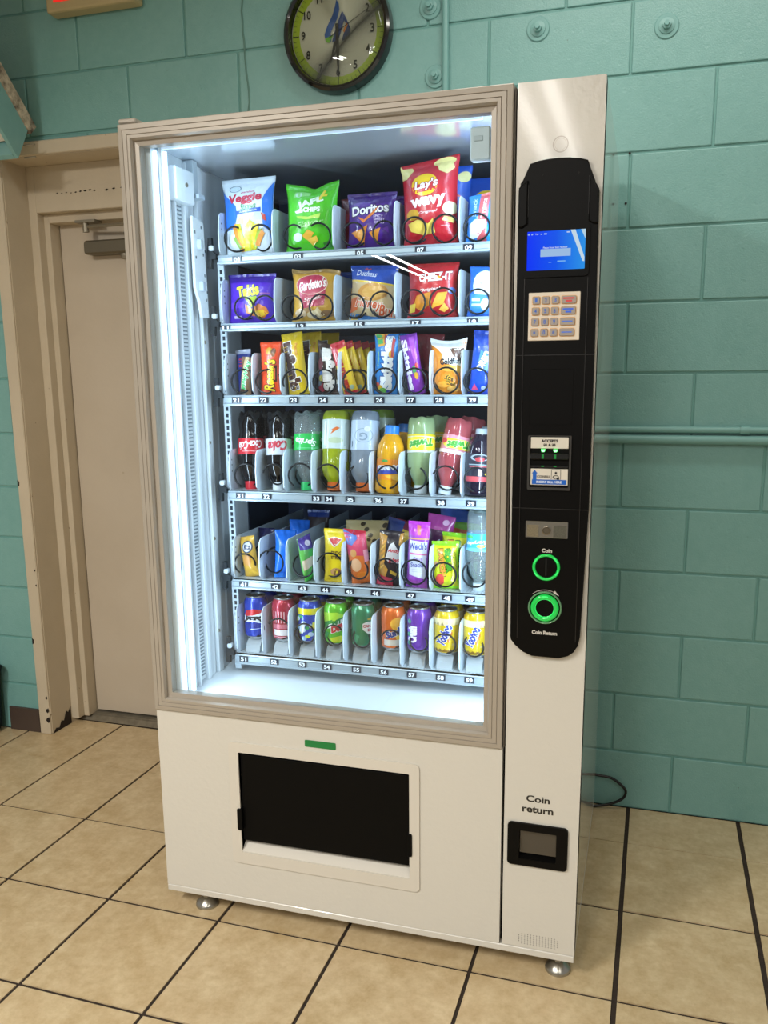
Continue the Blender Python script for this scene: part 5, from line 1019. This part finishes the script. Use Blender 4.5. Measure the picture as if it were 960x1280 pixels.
can('purple grape soda can with white upright lettering on the lowest shelf', .636, '#6a32a8', [('e', -.3 + .1 * ((i * 7) % 7), .06 + .13 * ((i * 3) % 7), .07, .065, ('#8a5ac8', '#58307e', '#3f9a80')[i % 3]) for i in range(9)] + [('t', 'Crush', -.20, .46, .50, .26, '#f0eef6', 88, None, 0, .08), ('e', .34, .5, .12, .14, '#b9c8a8')], Y(.636, 2), back='second purple grape soda can behind the front purple one')
yo = can('yellow chocolate drink can with blue slanted lettering, second from the right on the lowest shelf', .710, '#d8b81a', yellow_can, Y(.710, 2), back='second yellow chocolate drink can behind the one second from right')
can('yellow chocolate drink can with blue slanted lettering at the right end of the lowest shelf', .788, '#d8b81a', yellow_can, Y(.788, -4), back='second yellow chocolate drink can behind the rightmost front one')
RIS = clear_mat('clear_riser', '#e9f0f2', 0.08, body=0.4, bodycol='#e6edf0')
low = [o for o in VM.children if o.name.split('.')[0] == 'tray' and len(o.data.vertices)][5]
rb_ = B(); prism(rb_, [(0.018, 0.0), (0.026, 0.020), (0.040, 0.033), (0.12, 0.034), (0.16, 0.034), (0.16, 0)], -0.022, 0.022, axis='x', bev=0.003)
rm = bpy.data.meshes.new('can_riser'); rb_.to_mesh(rm); rb_.free(); rm.materials.append(RIS)
for i, x in enumerate((.165, .249, .326, .403, .480, .565, .636, .710, .788)): inst('can_riser', rm, low, (x, TY + 0.004, RT[5] + 0.0004))

# ---- bottles
def liquid(h, tr=0.25): return mat('liquid_%s_%d' % (h.strip('#'), tr * 100), h, 0.09, trans=tr, coat=0.5, crough=0.04, ior=1.38)
CLEARB = clear_mat('clear_bottle', '#e3eeec', 0.04, body=0.16, bodycol='#dfeaea')
class BotS(CanS):
    def __init__(s, r, z0, z1, flip, H): super().__init__(r, z0, z1); s.flip, s.HH = flip, H
    def map(s, x, z, off):
        p = super().map(x, z, off); return (-p[0], p[1], s.HH - p[2]) if s.flip else p
def bottle(label, x, H, prof, body, capc, lz, lr, labc, decals, flip=True, y=.262, lean=9, roll=0, yaw=None, cap=(0.0165, 0.020), z=None, back=None, petal=0.0, capname='cap', bdy=.082, bdx=0.004):
    """prof: (radius, height) from the base up to the neck; the cap sits on top; flip turns the bottle upside down"""
    yaw = face(x) * (0.8) if yaw is None else yaw
    t = empty('drink_bottle', (x, y, Z[3] if z is None else z), label, 'bottle', BN_, rot=(math.radians(-lean), math.radians(roll), math.radians(yaw)))
    def fl(bm):
        if flip:
            for v in bm.verts: v.co = Vector((-v.co.x, v.co.y, H - v.co.z))
        return bm
    bm = B(); lathe(bm, prof, 40, mod=(lambda a, h: 1 - petal * (0.5 - 0.5 * math.cos(5 * a + 1.5)) * max(0, 1 - h / 0.026)) if petal else None)
    if petal:
        for v in bm.verts:
            if v.co.z < 0.022: v.co.z += 0.026 * petal * (0.5 - 0.5 * math.cos(5 * math.atan2(v.co.y, v.co.x) + 1.5)) * (1 - v.co.z / 0.022)
    obj('bottle_body', fl(bm), body, t, smooth=True, local=True)
    zt = prof[-1][1]
    bm = B(); lathe(bm, [(cap[0] * 1.02, zt - 0.002), (cap[0] * 1.02, zt + 0.001), (cap[0], zt + 0.002), (cap[0], zt + cap[1] - 0.002), (cap[0] * .9, zt + cap[1])], 30, mod=lambda a, h: 1 - 0.02 * (math.cos(a * 30 / 2) > 0))
    obj(capname, fl(bm), mat('cap_%s' % capc.strip('#'), capc, 0.35, coat=0.2), t, smooth=True, local=True)
    if labc:
        bm = B(); n = 40; z0, z1 = lz
        rg = [[bm.verts.new(((lr + 0.0006) * math.cos(2 * PI * i / n), (lr + 0.0006) * math.sin(2 * PI * i / n), zz)) for i in range(n)] for zz in (z0, z1)]
        for i in range(n): bm.faces.new((rg[0][i], rg[0][(i + 1) % n], rg[1][(i + 1) % n], rg[1][i]))
        lo = obj('wrap_label', fl(bm), mat('label_%s' % labc.strip('#'), labc, 0.3, coat=0.3), t, smooth='all', local=True)
        if decals: print_on('label_print', BotS(lr + 0.0006, z0, z1, flip, H), decals, lo, base=0.0004, step=0.00012)
    if back:
        behind(t, back, bdx, bdy, 0)
    return t
contour = [(0.020, 0.006), (0.027, 0.0), (0.031, 0.006), (0.0335, 0.022), (0.0325, 0.040), (0.0305, 0.055), (0.0335, 0.070), (0.0345, 0.076), (0.0345, 0.114), (0.0350, 0.122), (0.0335, 0.138), (0.028, 0.156), (0.019, 0.174), (0.0135, 0.184), (0.0125, 0.190)]
straight = [(0.022, 0.005), (0.029, 0.0), (0.033, 0.006), (0.0348, 0.018), (0.0348, 0.055), (0.0340, 0.058), (0.0340, 0.104), (0.0348, 0.108), (0.0350, 0.120), (0.033, 0.138), (0.027, 0.156), (0.019, 0.172), (0.0135, 0.182), (0.0125, 0.188)]
bottle('cola bottle standing on its red cap, left end of the fourth shelf', .168, .207, contour, liquid('#0c0707', 0), '#c2242e', (0.074, 0.116), 0.0346, '#c01f2b', [('t', 'Coca-Cola', .0, .42, .62, .5, '#f4ecea', 6, None, .35, .02), ('r', -.2, .80, .2, .84, '#e8a0a0')], roll=1, back='second cola bottle behind the front red-labelled one', petal=.25)
bottle('diet cola bottle standing on its white cap with a silver label', .249, .207, contour, liquid('#0b0707', 0), '#d4d8da', (0.074, 0.117), 0.0346, '#c2c6ca', [('t', 'Coke', .02, .45, .50, .62, '#b8283a', 4, None, .3, .05)], roll=1, back='second diet cola bottle behind the front silver-labelled one', petal=.25)
bottle('clear lemon lime soda bottle standing on its green cap with a green label', .330, .207, straight, CLEARB, '#2fb862', (0.060, 0.103), 0.0342, '#22b24c', [('t', 'Sprite', .02, .46, .56, .48, '#f0f8f0', -10, None, .2, .03), ('e', -.3, .84, .07, .08, '#5fd08a'), ('p', [(-.3, .9), (.25, .9), (.25, .86), (-.3, .86)], '#6fd492')], roll=1, back='second lemon lime soda bottle behind the front green-labelled one', petal=.25)
sport = [(0.026, 0.004), (0.031, 0.0), (0.0345, 0.006), (0.0365, 0.014), (0.0365, 0.100), (0.0350, 0.104), (0.0350, 0.128), (0.0365, 0.133), (0.0360, 0.150), (0.030, 0.168), (0.021, 0.180), (0.0185, 0.186)]
bottle('yellow-green sports drink bottle standing on its orange cap with a clear white label', .409, .207, sport, liquid('#a8b41c', .2), '#e0702a', (0.022, 0.098), 0.0365, '#c3d0cc', [('p', [(-.10, .30), (.02, .42), (.12, .52), (.06, .38), (.10, .36), (-.02, .26)], '#d86a24'), ('p', [(-.28, .10), (-.22, .12), (-.20, .9), (-.26, .92)], '#a9b8b4'), ('p', [(.22, .06), (.28, .08), (.30, .86), (.24, .9)], '#e4ebe8'), ('e', .0, .72, .18, .10, '#b4c2a0')], roll=2, cap=(0.0205, 0.020), back='second sports drink bottle behind the yellow-green one')
bottle('pale grey sports drink bottle standing on its orange cap', .488, .207, sport, liquid('#aab8c8', .45), '#e0702a', (0.024, 0.100), 0.0365, '#b4c4d6', [('ring', .02, .52, .22, .24, .08, '#8fa0b0'), ('t', 'G', .02, .56, .18, .26, '#8496a8'), ('e', -.06, .30, .07, .09, '#d8dee4'), ('p', [(-.09, .26), (-.03, .31), (.0, .36), (-.05, .29)], '#c8683a'), ('r', .3, .7, .33, .9, '#5a6a80')], roll=2, cap=(0.0205, 0.020))
b = bottle('dark green-topped sports bottle behind the pale grey one, partly hidden', .512, .207, sport, liquid('#6f8a2a', .2), '#e0702a', (0.022, 0.098), 0.0365, '#a9b8a8', [('p', [(-.2, .2), (.1, .5), (.3, .8), (.0, .7)], '#4a5a48')], y=.345, cap=(0.0205, 0.020))
juice = [(0.020, 0.004), (0.029, 0.0), (0.034, 0.005), (0.0355, 0.012), (0.0355, 0.030), (0.0345, 0.034), (0.0340, 0.086), (0.0350, 0.092), (0.0355, 0.104), (0.033, 0.122), (0.026, 0.138), (0.0195, 0.147), (0.0180, 0.152)]
bottle('orange juice drink bottle standing upright with a blue cap on the fourth shelf', .556, .17, juice, liquid('#e6a61e', .12), '#1f7ad8', (0.034, 0.086), 0.0342, '#e58a1e', [('p', [(-.36, .66), (.40, .72), (.40, .36), (-.36, .22)], '#3a4aa8'), ('t', 'SUNNY D', .03, .60, .66, .26, '#f0f2f6', 4, None, 0, .06), ('e', -.12, .92, .08, .06, '#4aa04a'), ('p', [(-.1, .2), (.2, .3), (.34, .14), (.0, .06)], '#f2b83a'), ('e', .2, .1, .14, .1, '#f2c04a')], flip=False, lean=6, roll=4, y=.258, cap=(0.0185, 0.020), back='second orange juice bottle with a blue cap behind the front one', bdx=.012)
dec_tw = lambda a_, b_: [('p', [(-.5, .78), (-.2, .9), (.3, .86), (.5, .72), (.5, .22), (.1, .14), (-.3, .2), (-.5, .3)], '#e6cf24'), ('t', 'Twist', .0, .50, .62, .42, '#3f9a34', 8, '#e9efb0', .25, .06), ('p', [(-.5, 0), (.5, 0), (.5, .10), (-.5, .12)], a_), ('p', [(-.5, 1), (.5, 1), (.5, .9), (-.5, .92)], b_)]
still = [(0.020, 0.006), (0.029, 0.0), (0.0335, 0.006), (0.0350, 0.020), (0.0352, 0.040), (0.0345, 0.044), (0.0345, 0.090), (0.0352, 0.094), (0.0350, 0.110), (0.033, 0.126), (0.026, 0.146), (0.018, 0.162), (0.0145, 0.170), (0.0140, 0.174)]
bottle('pale green lemonade bottle standing on its white cap with a yellow label', .640, .193, still, liquid('#a6bf8a', .35), '#d8dfe2', (0.044, 0.090), 0.0347, '#d8dcc0', dec_tw('#d8c41e', '#d3dad8'), roll=1, cap=(0.0165, 0.019), back='second lemonade bottle behind the pale green front one', petal=.11, bdx=.02)
bottle('pink lemonade bottle leaning right on its white cap with a yellow and pink label', .703, .193, still, liquid('#b8545a', .3), '#d8dfe2', (0.044, 0.090), 0.0347, '#d98a98', [('p', [(-.5, .70), (.2, .72), (.34, .5), (.2, .2), (-.5, .16)], '#e6cf24'), ('t', 'Twist', -.08, .46, .56, .40, '#3f9a34', 8, '#e9efb0', .25, .06), ('e', .30, .36, .10, .15, '#c8243a'), ('p', [(-.5, 1), (.5, 1), (.5, .82), (-.5, .80)], '#e8d8dc')], roll=12, cap=(0.0165, 0.019), back='second pink lemonade bottle behind the leaning front one', petal=.11, bdx=.018)
bottle('dark purple juice bottle standing upright, right end of the fourth shelf', .790, .165, juice, liquid('#1e1626', .05), '#9aa6b0', (0.034, 0.104), 0.0352, '#262432', [('ring', .0, .86, .22, .12, .25, '#8f9aa0'), ('e', .0, .80, .11, .08, '#a8343c'), ('r', -.26, .60, .26, .63, '#8fa0a8'), ('r', -.24, .53, .3, .57, '#b85a60'), ('p', [(-.5, .20), (.5, .20), (.5, .02), (-.5, .02)], '#b8484e'), ('e', .30, .30, .18, .10, '#d8c23a'), ('r', -.02, .22, .06, .50, '#b8a0b8')], flip=False, lean=6, roll=3, y=.258, cap=(0.0165, 0.014), back='second dark purple juice bottle behind the upright front one', bdx=.0, bdy=.078)
wat = [(0.022, 0.005), (0.029, 0.0), (0.0335, 0.006), (0.035, 0.02), (0.0343, 0.03), (0.035, 0.04), (0.0343, 0.05), (0.0345, 0.056), (0.0345, 0.104), (0.035, 0.108), (0.0345, 0.122), (0.031, 0.142), (0.023, 0.165), (0.016, 0.18), (0.0135, 0.19)]
w_ = bottle('clear water bottle with a blue label at the right end of the fifth shelf', .795, .206, wat, CLEARB, '#ccd8dc', (0.058, 0.103), 0.0347, '#3fa4d8', [('p', [(-.5, 1), (.5, 1), (.5, .86), (.1, .80), (-.5, .92)], '#6fc0e4'), ('t', 'everyday', .10, .50, .58, .24, '#e6f2f8', 8, None, .2, .03), ('e', .26, .20, .10, .10, '#3fae5a'), ('e', -.02, .70, .10, .10, '#c8cf4a'), ('e', -.16, .56, .08, .06, '#cfe6f2')], flip=True, lean=3, roll=1, z=Z[4], petal=.2)
w_['group'] = 'water bottles on the fifth shelf'
